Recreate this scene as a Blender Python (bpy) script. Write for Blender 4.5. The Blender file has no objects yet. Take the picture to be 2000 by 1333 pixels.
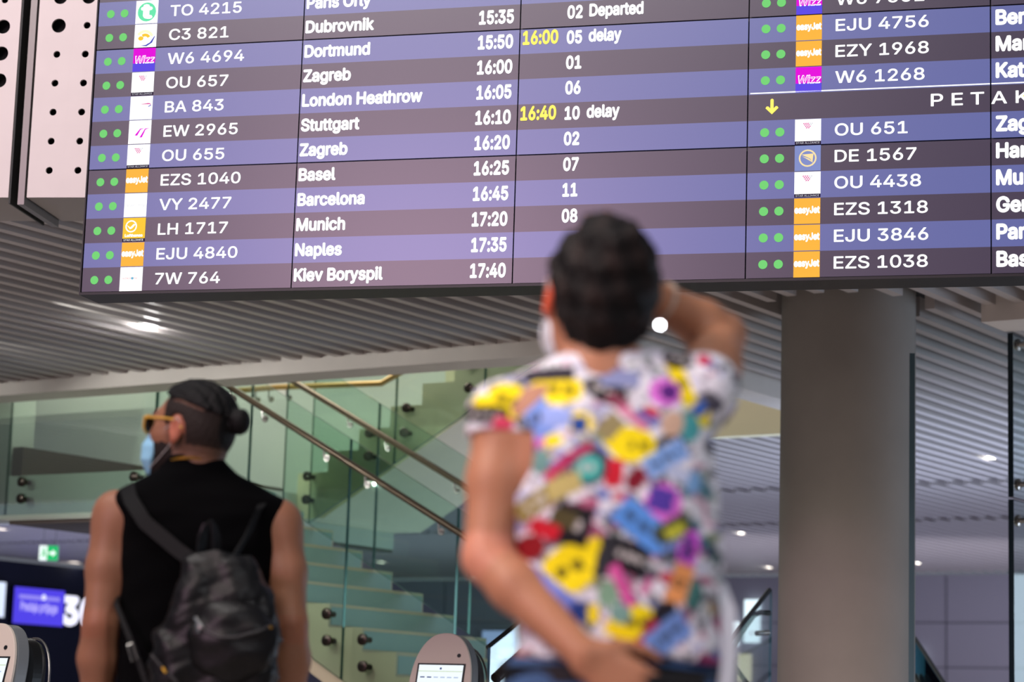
import bpy, bmesh, math, random
import numpy as np
from mathutils import Vector, Matrix
PI = math.pi
SC = bpy.context.scene
COL = SC.collection

# ------------------------------------------------------------------ camera
FPX, VPX, VPD = 4531.0, 1853.7, 27035.0          # focal length in pixels, vanishing point of the uprights
_up = np.array([(VPX - 1000) / FPX, VPD / FPX, -1.0]); _up /= np.linalg.norm(_up)
_f = np.array([0, 0, -1.0]); _y = _f - _up * _f.dot(_up); _y /= np.linalg.norm(_y)
RC = np.stack([np.cross(_y, _up), _y, _up])       # camera axes -> world
CAM = np.array([0, 0, 0.9])
cam = bpy.data.cameras.new('camera'); cam_o = bpy.data.objects.new('camera', cam); COL.objects.link(cam_o)
cam.sensor_width = 36; cam.lens = 36 * FPX / 2000; cam.clip_end = 300
M = Matrix([list(RC[0]) + [0], list(RC[1]) + [0], list(RC[2]) + [CAM[2]], [0, 0, 0, 1]])
cam_o.matrix_world = M
cam.dof.use_dof = True; cam.dof.focus_distance = 9.9; cam.dof.aperture_fstop = 2.75
SC.camera = cam_o

# ------------------------------------------------------------------ world, lights, exposure
SC.view_settings.view_transform = 'Standard'; SC.view_settings.look = 'None'
SC.view_settings.gamma = 1; SC.view_settings.use_curve_mapping = False
SC.view_settings.exposure = 0.0
W = bpy.data.worlds.new('world'); SC.world = W; W.use_nodes = True
W.node_tree.nodes['Background'].inputs[0].default_value = (0.62, 0.66, 0.80, 1)
W.node_tree.nodes['Background'].inputs[1].default_value = 0.20


def area(name, loc, target, sx, sy, power, col=(1, 1, 1), spread=180):
    l = bpy.data.lights.new(name, 'AREA'); l.shape = 'RECTANGLE'; l.size = sx; l.size_y = sy
    l.energy = power; l.color = col; l.spread = math.radians(spread)
    o = bpy.data.objects.new(name, l); COL.objects.link(o); o.location = loc
    d = Vector(target) - Vector(loc)
    o.rotation_euler = d.to_track_quat('-Z', 'Y').to_euler()
    return o


def ab_(a, b, z): q = math.radians(34); return (a * math.cos(q) + b * math.sin(q), -a * math.sin(q) + b * math.cos(q), z)


# high hall luminaires, then added fill lamps, all out of view
area('hall_luminaire', (-4.0, 5.0, 8.2), (-3.4, 11.0, 3.6), 6, 2.5, 560, (1.0, 0.93, 0.90))
area('hall_luminaire_warm', (-2.6, 1.6, 4.2), (0.15, 3.6, 1.2), 1.3, 1.0, 30, (1.0, 0.87, 0.78), 80)
area('board_sheen_lamp', (-12.0, -8.0, 6.7), (-0.5, 9.5, 3.2), 3.6, 2.2, 1000, (1.0, 0.63, 0.82))  # unseen, placed so its reflection lays a pink sheen on the board
area('near_slat_fill', (-0.5, 13.6, 0.1), (-0.5, 13.6, 3.4), 15, 6, 48, (1.0, 0.88, 0.82), 110)  # added at floor level, facing up, to lighten the near slat undersides
# far hall: daylight from the glazed side, plus added upward fills
area('far_slat_fill', (6.3, 20.6, 0.1), (6.3, 20.6, 3.4), 9, 6, 300, (0.62, 0.74, 1.0), 105)  # added at floor level, facing up, to brighten the far slats
area('far_bounce_fill', (-4.0, 28.0, 0.3), (-4.0, 28.0, 3.5), 30, 14, 900, (0.62, 0.67, 1.0), 120)  # unseen lamp standing in for light off the far floor
area('glint_lamp', (3.0, -1.5, 5.0), (0.25, 3.6, 1.4), 0.6, 0.6, 13, (0.95, 0.97, 1.0), 60)  # unseen lamp added to strike a glint off the earring
area('east_daylight', ab_(1.0, 18.2, 1.3), ab_(-10.5, 16.0, 1.7), 7, 1.8, 300, (0.66, 0.80, 1.0))
area('east_window', ab_(1.5, 30.0, 2.45), ab_(-10.0, 20.0, 1.6), 4.5, 1.5, 75, (0.72, 0.86, 1.0))
area('far_left_fill', ab_(-24.0, 25.0, 0.3), ab_(-24.0, 25.0, 3.4), 8, 7, 190, (0.52, 0.58, 1.0))  # unseen lamp added low down to tint the far left ceiling blue
for a_, b_ in ((-14.8, 10.6), (-12.4, 10.9), (-10.6, 10.2)):      # unseen spot lamps added under the slats to brighten the stair front
    l = bpy.data.lights.new('stair_fill_spot', 'SPOT'); l.energy = 110; l.spot_size = math.radians(84); l.spot_blend = 0.6; l.shadow_soft_size = 0.016; l.color = (0.97, 1.0, 0.94)
    o = bpy.data.objects.new('stair_fill_spot', l); COL.objects.link(o); o.location = ab_(a_, b_, 3.42)
    o.rotation_euler = (Vector(ab_(a_ + 0.8, 14.2, 1.7)) - Vector(o.location)).to_track_quat('-Z', 'Y').to_euler()
area('landing_wall_fill', ab_(-15.2, 15.2, 5.4), ab_(-15.6, 17.16, 3.3), 2.4, 0.6, 42, (0.95, 1.0, 0.80))  # unseen lamp added to brighten the wall behind the landing
area('stair_lamp', (-2.6, 19.3, 5.6), (-2.2, 17.0, 2.0), 3, 1.5, 130, (0.98, 1.0, 0.86))

area('column_fill', (1.2, 10.2, 0.25), (2.0, 13.4, 1.1), 1.0, 0.5, 9, (1.0, 0.86, 0.76), 70)  # added low in front to imitate warm floor bounce on the column
area('stair_soffit_fill', (-0.6, 21.0, 0.2), (-0.9, 20.6, 3.2), 4, 2.5, 22, (0.50, 0.74, 1.0), 120)  # added under the upper flight in place of light off the floor
area('back_wall_fill', (8.5, 29.0, 1.6), (9.5, 36.0, 1.6), 14, 1.2, 230, (0.86, 0.84, 1.0))  # unseen lamp added to lighten the end wall

# ------------------------------------------------------------------ geometry of the place
TH = math.radians(34)
A = np.array([math.cos(TH), -math.sin(TH), 0]); B = np.array([math.sin(TH), math.cos(TH), 0])   # terminal grid: A along the stair, B into depth


def ab(a, b, z): return tuple(A * a + B * b + np.array([0, 0, z]))


def ray(px, py): return RC @ np.array([(px - 1000) / FPX, (666.5 - py) / FPX, -1])


def atY(px, py, Y): r = ray(px, py); return CAM + r * Y / r[1]


def atZ(px, py, Z): r = ray(px, py); return CAM + r * (Z - CAM[2]) / r[2]


def atP(px, py, n, c): r = ray(px, py); return CAM + r * (c - np.dot(n, CAM)) / np.dot(n, r)


# ------------------------------------------------------------------ materials
def lin(c):
    return tuple((v / 12.92 if v <= 0.04045 else ((v + 0.055) / 1.055) ** 2.4) for v in (x / 255 for x in c))


MATS = {}


def mat(name, rgb=(128, 128, 128), rough=0.6, metal=0.0, emit=None, es=1.0, noise=0.0, nscale=20, bump=0.0, bscale=60,
        spec=0.5, coat=0.0, coat_r=0.1, attr=None, sss=0.0):
    if name in MATS: return MATS[name]
    m = bpy.data.materials.new(name); m.use_nodes = True; MATS[name] = m
    nt = m.node_tree; p = nt.nodes['Principled BSDF']; L = nt.links
    c = lin(rgb) + (1,)
    p.inputs['Base Color'].default_value = c; p.inputs['Roughness'].default_value = rough
    p.inputs['Metallic'].default_value = metal; p.inputs['Specular IOR Level'].default_value = spec
    p.inputs['Coat Weight'].default_value = coat; p.inputs['Coat Roughness'].default_value = coat_r
    if sss:
        p.inputs['Subsurface Weight'].default_value = sss; p.inputs['Subsurface Radius'].default_value = (0.02, 0.008, 0.004)
    if emit:
        p.inputs['Emission Color'].default_value = lin(emit) + (1,); p.inputs['Emission Strength'].default_value = es
    src = None
    if attr:
        a = nt.nodes.new('ShaderNodeAttribute'); a.attribute_name = attr; src = a.outputs['Color']
        L.new(src, p.inputs['Base Color'])
    if noise:
        tc = nt.nodes.new('ShaderNodeTexCoord'); n = nt.nodes.new('ShaderNodeTexNoise')
        n.inputs['Scale'].default_value = nscale; n.inputs['Detail'].default_value = 4
        L.new(tc.outputs['Object'], n.inputs['Vector'])
        mx = nt.nodes.new('ShaderNodeMix'); mx.data_type = 'RGBA'; mx.blend_type = 'MULTIPLY'; mx.inputs[0].default_value = 1
        mr = nt.nodes.new('ShaderNodeMapRange'); mr.inputs[1].default_value = 0.3; mr.inputs[2].default_value = 0.7
        mr.inputs[3].default_value = 1 - noise; mr.inputs[4].default_value = 1 + noise * 0.5
        L.new(n.outputs['Fac'], mr.inputs[0])
        cc = nt.nodes.new('ShaderNodeCombineColor')
        for i in range(3): L.new(mr.outputs[0], cc.inputs[i])
        if src: L.new(src, mx.inputs[6])
        else: mx.inputs[6].default_value = c
        L.new(cc.outputs[0], mx.inputs[7]); L.new(mx.outputs[2], p.inputs['Base Color'])
    if bump:
        tc = nt.nodes.new('ShaderNodeTexCoord'); n = nt.nodes.new('ShaderNodeTexNoise'); n.inputs['Scale'].default_value = bscale
        n.inputs['Detail'].default_value = 3
        L.new(tc.outputs['Object'], n.inputs['Vector']); b = nt.nodes.new('ShaderNodeBump'); b.inputs['Strength'].default_value = bump
        b.inputs['Distance'].default_value = 0.02
        L.new(n.outputs['Fac'], b.inputs['Height']); L.new(b.outputs[0], p.inputs['Normal'])
    return m


def glass_mat(name, tint, refl=1.0, rough=0.02):
    if name in MATS: return MATS[name]
    m = bpy.data.materials.new(name); m.use_nodes = True; MATS[name] = m
    nt = m.node_tree; nt.nodes.clear(); L = nt.links
    out = nt.nodes.new('ShaderNodeOutputMaterial'); t = nt.nodes.new('ShaderNodeBsdfTransparent'); g = nt.nodes.new('ShaderNodeBsdfGlossy')
    t.inputs[0].default_value = tint + (1,); g.inputs['Roughness'].default_value = rough
    g.inputs[0].default_value = (0.85, 0.95, 0.92, 1)
    fr = nt.nodes.new('ShaderNodeFresnel'); fr.inputs[0].default_value = 1.45
    mu = nt.nodes.new('ShaderNodeMath'); mu.operation = 'MULTIPLY'; mu.inputs[1].default_value = refl
    mx = nt.nodes.new('ShaderNodeMixShader')
    L.new(fr.outputs[0], mu.inputs[0]); L.new(mu.outputs[0], mx.inputs[0]); L.new(t.outputs[0], mx.inputs[1]); L.new(g.outputs[0], mx.inputs[2])
    L.new(mx.outputs[0], out.inputs[0])
    return m


# ------------------------------------------------------------------ object helpers
def tag(o, label=None, cat=None, group=None, kind=None):
    if label: o['label'] = label
    if cat: o['category'] = cat
    if group: o['group'] = group
    if kind: o['kind'] = kind
    return o


def empty(name, loc=(0, 0, 0), rz=0.0):
    o = bpy.data.objects.new(name, None); COL.objects.link(o); o.location = loc; o.rotation_euler = (0, 0, rz)
    o.empty_display_size = 0.1
    return o


class MB:
    """collects shapes, then links them as ONE mesh object"""
    def __init__(s): s.v = []; s.f = []; s.m = []; s.mi = 0

    def add(s, vs, fs, mi=None):
        o = len(s.v); s.v += [tuple(map(float, q)) for q in vs]
        for f in fs: s.f.append(tuple(o + i for i in f)); s.m.append(s.mi if mi is None else mi)
        return s

    def hexa(s, p, mi=None):     # 8 points: bottom 4 ccw, top 4 ccw
        return s.add(p, [(3, 2, 1, 0), (4, 5, 6, 7), (0, 1, 5, 4), (1, 2, 6, 5), (2, 3, 7, 6), (3, 0, 4, 7)], mi)

    def box(s, x0, x1, y0, y1, z0, z1, mi=None, T=None):
        p = [(x0, y0, z0), (x1, y0, z0), (x1, y1, z0), (x0, y1, z0), (x0, y0, z1), (x1, y0, z1), (x1, y1, z1), (x0, y1, z1)]
        if T: p = [T(*q) for q in p]
        return s.hexa(p, mi)

    def prism(s, poly, n0, n1, T, mi=None):   # poly of (u,v) extruded from n0 to n1; T(u,v,n)->xyz
        k = len(poly); vs = [T(u, v, n0) for u, v in poly] + [T(u, v, n1) for u, v in poly]
        fs = [tuple(range(k))[::-1], tuple(range(k, 2 * k))] + [(i, (i + 1) % k, k + (i + 1) % k, k + i) for i in range(k)]
        return s.add(vs, fs, mi)

    def tube(s, pts, r, n=10, mi=None, caps=True):
        pts = [np.array(p, float) for p in pts]; rr = r if hasattr(r, '__len__') else [r] * len(pts)
        vs = []; prev = None
        for i, p in enumerate(pts):
            t = pts[min(i + 1, len(pts) - 1)] - pts[max(i - 1, 0)]; t /= np.linalg.norm(t) + 1e-12
            if prev is None:
                h = np.array([0, 0, 1.0]) if abs(t[2]) < 0.9 else np.array([1.0, 0, 0]); x = np.cross(h, t)
            else: x = prev - t * prev.dot(t)
            x /= np.linalg.norm(x); y = np.cross(t, x); prev = x
            for k in range(n):
                q = 2 * PI * k / n; vs.append(p + rr[i] * (x * math.cos(q) + y * math.sin(q)))
        fs = [(i * n + k, i * n + (k + 1) % n, (i + 1) * n + (k + 1) % n, (i + 1) * n + k) for i in range(len(pts) - 1) for k in range(n)]
        if caps: fs += [tuple(range(n))[::-1], tuple(range((len(pts) - 1) * n, len(pts) * n))]
        return s.add(vs, fs, mi)

    def lathe(s, prof, T, n=24, mi=None):     # prof (r, h) ; T(x,y,h)
        vs = []
        for r, h in prof:
            for k in range(n): vs.append(T(r * math.cos(2 * PI * k / n), r * math.sin(2 * PI * k / n), h))
        m_ = len(prof)
        fs = [(i * n + k, i * n + (k + 1) % n, (i + 1) * n + (k + 1) % n, (i + 1) * n + k) for i in range(m_ - 1) for k in range(n)]
        fs += [tuple(range(n))[::-1], tuple(range((m_ - 1) * n, m_ * n))]
        return s.add(vs, fs, mi)

    def build(s, name, mats, parent=None, smooth=False, bevel=0.0, org=None):
        me = bpy.data.meshes.new(name); v = np.array(s.v)
        if org is not None: v = v - np.array(org)
        me.from_pydata([tuple(q) for q in v], [], s.f)
        for m in (mats if isinstance(mats, (list, tuple)) else [mats]): me.materials.append(m)
        me.polygons.foreach_set('material_index', s.m)
        if smooth: me.polygons.foreach_set('use_smooth', [True] * len(s.f))
        me.update()
        bm = bmesh.new(); bm.from_mesh(me); bmesh.ops.recalc_face_normals(bm, faces=bm.faces); bm.to_mesh(me); bm.free()
        o = bpy.data.objects.new(name, me); COL.objects.link(o)
        if org is not None: o.location = org
        if parent: o.parent = parent
        if bevel:
            b = o.modifiers.new('bevel', 'BEVEL'); b.width = bevel; b.segments = 2; b.limit_method = 'ANGLE'
        if smooth and hasattr(me, 'set_sharp_from_angle'): me.set_sharp_from_angle(angle=math.radians(40))
        return o


def struct(o): o['kind'] = 'structure'; return o


# ------------------------------------------------------------------ setting: floor, ceilings, walls
M_slat = mat('slat_metal', (178, 170, 168), 0.45)
M_plen = mat('plenum_paint', (60, 60, 62), 0.9)
M_dry = mat('drywall', (205, 196, 190), 0.8, noise=0.05, nscale=3)
M_white = mat('white_wall', (210, 212, 202), 0.7, noise=0.04, nscale=2)
M_floor = mat('stone_floor', (176, 168, 160), 0.25, noise=0.12, nscale=2)

f = MB(); f.box(-40, 30, -14, 60, -0.2, 0.0); struct(f.build('floor', M_floor))

ZS, ZB = 3.5, 3.4           # underside of the slats, underside of the downstand edges
PITCH = 0.19
A_R = -7.93                 # right edge of the stair opening
OPEN_B = (13.26, 17.15)
cl = MB()


def slat(a, b0, b1):
    cl.box(a - 0.032, a + 0.032, b0, b1, ZS, ZS + 0.125, T=lambda x, y, z: ab(x, y, z))


k0, k1 = int(-29.0 / PITCH), int(3.5 / PITCH)
COLC = (-6.08, 12.67); COLR = 0.405       # round column, (a, b)
for k in range(k0, k1):
    a = k * PITCH + 0.05
    bs = max(6.5, 8.40 + 0.486 * (a + 8.48)) if a < -7.0 else 9.55
    segs = []
    if a < A_R: segs = [(bs, 12.93), (OPEN_B[1] + 0.02, 21.7)]
    elif a > -5.33: segs = [(bs, 12.93), (17.2, 21.7)]
    else: segs = [(bs, 21.7)]
    segs += [(22.05, 25.3), (25.65, 33.5)]
    for s0, s1 in segs:
        da = abs(a - COLC[0])
        if s0 < COLC[1] < s1 and da < COLR + 0.06:
            h = math.sqrt(max(0, (COLR + 0.07) ** 2 - da ** 2)) + 0.03
            slat(a, s0, COLC[1] - h); slat(a, COLC[1] + h, s1)
        else: slat(a, s0, s1)
struct(cl.build('ceiling', M_slat))
pl = MB(); TT = lambda x, y, z: ab(x, y, z)
pl.box(-29.5, A_R, 8.4, 13.0, 3.70, 3.8, T=TT); pl.box(A_R, 4, 9.5, 34, 3.70, 3.8, T=TT); pl.box(-29.5, A_R, 17.3, 34, 3.70, 3.8, T=TT)
struct(pl.build('ceiling.001', M_plen))
# downstand edges round the stair opening
t = MB(); t.box(-29, A_R, 12.93, 13.26, ZB, 3.9, T=TT); struct(t.build('trim_1', M_dry))
t = MB(); t.box(-8.2, A_R, 13.262, 17.15, ZB, 3.9, T=TT); struct(t.build('trim_2', M_dry))
t = MB(); t.box(-5.33, 4, 12.93, 13.3, ZB, 3.9, T=TT); struct(t.build('trim_3', M_dry))
# walls of the stairwell
w = MB(); w.box(-12.3, -8.2, 17.16, 17.28, ZB, 6.5, T=TT); struct(w.build('wall_stairwell_upper', mat('cream_wall', (214, 205, 170), 0.8)))
w = MB(); w.box(-29, -12.3, 17.16, 17.28, 2.86, 6.5, T=TT); struct(w.build('wall_stairwell', M_white))
w = MB(); w.box(-16.5, -14.26, 13.69, 13.95, 2.49, 6.0, T=TT); struct(w.build('wall_landing', M_white))
t = MB(); t.box(-14.24, -14.12, 13.70, 17.1, 2.857, 3.10, T=TT); struct(t.build('trim_4', mat('dark_brown', (58, 46, 34), 0.6)))  # last: low dark brown box at the landing's left end
# far end wall with joints
w = MB(); w.box(-29, 6, 34.0, 34.2, 0, 3.5, T=TT); struct(w.build('wall_back', mat('lavender_wall', (150, 146, 158), 0.7)))
w = MB()
for z in (1.35, 2.06, 2.75): w.box(-28, 5, 33.985, 34.0, z - 0.008, z + 0.008, T=TT)
for a in np.arange(-26.6, 5, 2.4): w.box(a - 0.008, a + 0.008, 33.984, 34.0, 0, 3.48, T=TT)
struct(w.build('trim_5', mat('joint_grey', (92, 90, 100), 0.8)))
w = MB(); w.box(-29.2, -28.6, 20, 34, 0, 3.42, T=TT); struct(w.build('wall_left', mat('navy_wall', (22, 26, 48), 0.55)))

# ------------------------------------------------------------------ perforated cladding panels, left of the board
PYAW = 0.1416
pd = np.array([math.cos(PYAW), -math.sin(PYAW), 0]); pn = np.array([math.sin(PYAW), math.cos(PYAW), 0])
PO = atZ(52, 386, 3.4)
M_pan = mat('white_powder_coat', (226, 214, 212), 0.55, noise=0.03, nscale=6)
M_hole = mat('black_lining', (12, 12, 13), 0.9)
M_gun = mat('gunmetal', (128, 124, 121), 0.4, metal=0.3)


def puv(px, py):
    P = atP(px, py, pn, np.dot(pn, PO)) - PO; return P.dot(pd), P[2]


def TP(u, v, n): return PO + pd * u + pn * n + np.array([0, 0, v])


def perforated(name, u0, u1, ztop, holes, label):
    rt = empty(name, tuple(TP((u0 + u1) / 2, 0, 0.27)))
    m = MB(); cell = 0.1385; n = 24
    us = sorted(set([u0, u1] + [c[0] - cell / 2 for c in holes] + [c[0] + cell / 2 for c in holes]))
    cells = {}
    for (u, v, r) in holes: cells[(round(u, 3), round(v, 3))] = (u, v, r)
    done = []
    for (u, v, r) in cells.values():
        h = cell / 2; ring = []; sq = []
        for k in range(n):
            q = 2 * PI * k / n; c, s_ = math.cos(q), math.sin(q); mm = max(abs(c), abs(s_))
            ring.append(TP(u + r * c, v + r * s_, 0)); sq.append(TP(u + h * c / mm, v + h * s_ / mm, 0))
        m.add(sq + ring, [(k, (k + 1) % n, n + (k + 1) % n, n + k) for k in range(n)])
        back = [np.array(p) + pn * 0.012 for p in ring]
        m.add(ring + back, [(k, (k + 1) % n, n + (k + 1) % n, n + k) for k in range(n)])
        done.append((u - h, u + h, v - h, v + h))
    # fill the rest of the sheet
    uu = sorted({round(x, 4) for d in done for x in d[:2]} | {u0, u1}); vv = sorted({round(x, 4) for d in done for x in d[2:]} | {0.0, ztop})
    for i in range(len(uu) - 1):
        for j in range(len(vv) - 1):
            cu, cv = (uu[i] + uu[i + 1]) / 2, (vv[j] + vv[j + 1]) / 2
            if uu[i] < u0 - 1e-6 or uu[i + 1] > u1 + 1e-6: continue
            if any(d[0] < cu < d[1] and d[2] < cv < d[3] for d in done): continue
            m.add([TP(uu[i], vv[j], 0), TP(uu[i + 1], vv[j], 0), TP(uu[i + 1], vv[j + 1], 0), TP(uu[i], vv[j + 1], 0)], [(0, 1, 2, 3)])
    sh = m.build('face_sheet', M_pan, rt, org=tuple(rt.location)); sh.location = (0, 0, 0)
    m = MB(); T = lambda x, y, z: TP(x, z, y)
    m.box(u0, u1, 0.012, 0.53, 0, 0.012, T=T); m.box(u0, u0 + 0.012, 0.012, 0.53, 0.012, ztop, T=T); m.box(u1 - 0.012, u1, 0.012, 0.53, 0.012, ztop, T=T)
    o = m.build('return_sheets', mat('panel_return', (150, 142, 138), 0.5), rt, org=tuple(rt.location)); o.location = (0, 0, 0)
    m = MB(); m.box(u0 + 0.013, u1 - 0.013, 0.06, 0.07, 0.013, ztop, T=T)
    o = m.build('lining', M_hole, rt, org=tuple(rt.location)); o.location = (0, 0, 0)
    tag(rt, label, 'wall panel', 'perforated wall panels')
    return rt


SM, BG = 0.0178, 0.0365
hl = []
u_l, v_l = puv(96, 333); u_r, v_r = puv(152, 333)
for k in range(0, 8):
    v = v_l + k * (puv(119, 50)[1] - v_l) / 5
    hl.append((u_l, v, BG if k >= 5 else SM)); hl.append((u_r, v, BG if k >= 6 else SM))
    hl.append((2 * u_r - u_l, v, SM if k < 7 else BG)); hl.append((3 * u_r - 2 * u_l, v, SM))
perforated('perforated_panel', 0.0, 0.80, v_l + 8 * 0.1385, hl, 'white perforated wall panel running behind the left edge of the departure board')
hl = []
uA, vA = puv(6, 52); st = u_r - u_l
for k in range(0, 7):
    v = vA + (k - 4) * 0.1385
    hl.append((uA, v, BG if (2 <= k <= 4) else SM if k > 4 else 0.010)); hl.append((uA - st, v, BG)); hl.append((uA - 2 * st, v, BG))
hl = [h for h in hl if h[1] > 0.5]
perforated('perforated_panel', puv(16, 386)[0] - 1.2, puv(16, 386)[0], v_l + 8 * 0.1385, hl, 'white perforated wall panel cut off by the left edge of the photo')
# dark slot and guide rail between the two panels
u0s, u1s = puv(16, 386)[0], 0.0
g = MB(); T = lambda x, y, z: TP(x, z, y)
g.box(u0s + 0.004, u0s + 0.012, 0.0, 0.5, -0.03, 1.2, T=T); g.box(u0s + 0.012, -0.05, 0.30, 0.31, 0.0, 1.2, T=T)
o = g.build('panel_slot', mat('slot_dark', (44, 46, 45), 0.6)); struct(o); o.name = 'trim_6'
g = MB(); g.box(-0.045, -0.012, 0.0, 0.52, -0.035, 1.2, T=T)
o = g.build('trim_7', M_gun); struct(o)

# ------------------------------------------------------------------ departure board
YAW = 0.267
bd = np.array([math.cos(YAW), -math.sin(YAW), 0]); bn = np.array([-math.sin(YAW), -math.cos(YAW), 0])
BO = np.array([-1.974, 10.421, 2.807]); PW, PH = 1.0195, 0.5735; RH = PH / 5


def TB(u, v, n=0.0): return BO + bd * (u * PW) + np.array([0, 0, v * RH]) + bn * n


board = empty('departure_board', tuple(TB(2.5, 5, -0.1)))
tag(board, 'large purple lit flight departure board hanging above the two people', 'departure board')
BL = tuple(board.location)


def put(m, name, mats, parent=board, **k):
    o = m.build(name, mats, parent, org=BL, **k); o.location = (0, 0, 0); return o


NC, NR = 5, 3
m = MB(); T = lambda x, y, z: TB(x, z, -y)
m.box(-0.008, NC + 0.008, 0.012, 0.205, -0.10, NR * 5 + 0.1, T=T)
m.box(-0.008, NC + 0.008, -0.004, 0.012, -0.10, 0.0, T=T); m.box(-0.008, -0.002, -0.004, 0.012, 0.0, NR * 5, T=T)
put(m, 'housing', mat('black_housing', (30, 29, 31), 0.45))


def screen_mat(name, rgb, es=1.0):
    m_ = mat(name, (14, 14, 16), 0.5, emit=rgb, es=es, coat=1.0, coat_r=0.30); return m_


S_blue = screen_mat('screen_blue_row', (84, 94, 158)); S_dark = screen_mat('screen_dark_row', (44, 33, 60))


def emit(name, rgb, es=1.0): return mat('lit_' + name, (10, 10, 10), 0.6, emit=rgb, es=es, spec=0.0)


L_white = emit('white_text', (255, 255, 255), 1.3); L_yel = emit('yellow_text', (255, 238, 110), 1.15); L_green = emit('green_dot', (122, 216, 122), 1.0)
gap = 0.0028
screens = {}
for i in range(NC):
    for j in range(NR):
        m = MB(); bw = gap / PW; bh = gap / RH
        for r in range(5):
            v0 = j * 5 + r + (bh if r == 0 else 0); v1 = j * 5 + r + 1 - (bh if r == 4 else 0)
            blue = ((j * 5 + r) % 2 == 1)
            m.add([TB(i + bw, v0), TB(i + 1 - bw, v0), TB(i + 1 - bw, v1), TB(i + bw, v1)], [(0, 1, 2, 3)], 0 if blue else 1)
        screens[i, j] = put(m, 'screen', [S_blue, S_dark])

# lettering -------------------------------------------------------
FONT_CACHE = {}


FONT = None
try:
    FONT = bpy.data.fonts.load(bpy.utils.system_resource('DATAFILES', path='fonts') + '/Inter.woff2')
except Exception:
    FONT = None


def fill_outline(me):
    """triangles inside closed outlines, by winding number, so overlapping contours stay filled"""
    from mathutils.geometry import delaunay_2d_cdt
    co = [Vector(q.co[:2]) for q in me.vertices]; ed = [tuple(e.vertices) for e in me.edges]
    if not co: return np.zeros((1, 3)), []
    nxt = {}
    for a_, b_ in ed: nxt.setdefault(a_, []).append(b_); nxt.setdefault(b_, []).append(a_)
    seen, loops = set(), []
    for st in range(len(co)):          # vertex order along each contour follows the index order
        if st in seen or st not in nxt: continue
        lp = [st]; seen.add(st); cur = st + 1 if st + 1 in nxt[st] else nxt[st][0]
        while cur not in seen:
            lp.append(cur); seen.add(cur); c2 = [q for q in nxt[cur] if q not in seen]
            if not c2: break
            cur = c2[0]
        loops.append(np.array([co[i][:] for i in lp]))
    r = delaunay_2d_cdt(co, ed, [], 0, 1e-6)
    V = np.array([q[:] for q in r[0]]); F = np.array([f for f in r[2]]); C_ = V[F].mean(1); wn = np.zeros(len(F))
    for lp in loops:
        p, q = lp, np.roll(lp, -1, 0)
        for (x0, y0), (x1, y1) in zip(p, q):
            cr = (x1 - x0) * (C_[:, 1] - y0) - (C_[:, 0] - x0) * (y1 - y0)
            wn += ((y0 <= C_[:, 1]) & (y1 > C_[:, 1]) & (cr > 0)) * 1.0 - ((y0 > C_[:, 1]) & (y1 <= C_[:, 1]) & (cr < 0)) * 1.0
    return np.c_[V, np.zeros(len(V))], [tuple(int(i) for i in f) for f, w_ in zip(F, wn) if abs(w_) > 0.5]


def glyph(body, bold, cache={}):
    key = (body, bold)
    if key in cache: return cache[key]
    cu = bpy.data.curves.new('t', 'FONT'); cu.body = body; cu.size = 1.0
    if FONT: cu.font = FONT
    cu.resolution_u = 3; cu.fill_mode = 'NONE'
    ob = bpy.data.objects.new('t', cu); COL.objects.link(ob)
    dg = bpy.context.evaluated_depsgraph_get(); me = bpy.data.meshes.new_from_object(ob.evaluated_get(dg))
    v, fs = fill_outline(me)
    bpy.data.objects.remove(ob); bpy.data.curves.remove(cu); bpy.data.meshes.remove(me)
    cache[key] = (v, fs); return cache[key]


CAP = glyph('H', 0.0)[0][:, 1].max()


def embolden(m, pts_fn, fs, mi, r):
    """heavier strokes: the same outline laid a few times around itself"""
    if r <= 0.004: m.add(pts_fn(0, 0), fs, mi); return
    for k in range(8): m.add(pts_fn(r * math.cos(k * PI / 4), r * math.sin(k * PI / 4)), fs, mi)
    m.add(pts_fn(0, 0), fs, mi)


def text(m, body, u, v, cap, width=1.0, bold=0.0, align='L', mi=0, n=0.002, T=TB, us=PW, vs=RH, slant=0.0, fit=None, track=0.0):
    """cap height in rows; width = horizontal stretch; u in panels; returns end u"""
    s = cap * vs / CAP
    if track:
        x = 0
        for ch in body:
            if ch != ' ':
                vv, fs = glyph(ch, 0); w_ = vv[:, 0].max()
                embolden(m, lambda ox, oy: [T(u + (x + (q[0] + ox) * s * width) / us, v + (q[1] + oy) * s / vs, n) for q in vv], fs, mi, bold)
                x += w_ * s * width + track
            else: x += track
        return u + x / us
    vv, fs = glyph(body, 0); x0, x1 = vv[:, 0].min(), vv[:, 0].max()
    wd = width
    if fit: wd = fit * us / ((x1 - x0) * s)
    off = -x0 if align == 'L' else -x1 if align == 'R' else -(x0 + x1) / 2
    embolden(m, lambda ox, oy: [T(u + ((q[0] + off + ox) * s * wd + slant * q[1] * s) / us, v + (q[1] + oy) * s / vs, n) for q in vv], fs, mi, bold)


def disc(m, u, v, ru, mi, n=0.0015, k=20, T=TB, asp=PW / RH, a0=0, a1=2 * PI, r_in=0.0, su=1.0, sv=1.0, rot=0.0):
    full = abs(a1 - a0 - 2 * PI) < 1e-6
    q = [a0 + (a1 - a0) * i / k for i in range(k if full else k + 1)]
    cr, sr = math.cos(rot), math.sin(rot)

    def pt(r, x):
        X, Y = r * su * math.cos(x), r * sv * math.sin(x); return T(u + (X * cr - Y * sr), v + (X * sr + Y * cr) * asp, n)
    if r_in <= 0: m.add([pt(ru, x) for x in q], [tuple(range(len(q)))], mi)
    else:
        N = len(q); vs = [pt(ru, x) for x in q] + [pt(r_in, x) for x in q]
        m.add(vs, [(i, (i + 1) % N, N + (i + 1) % N, N + i) for i in range(N if full else N - 1)], mi)


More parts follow.
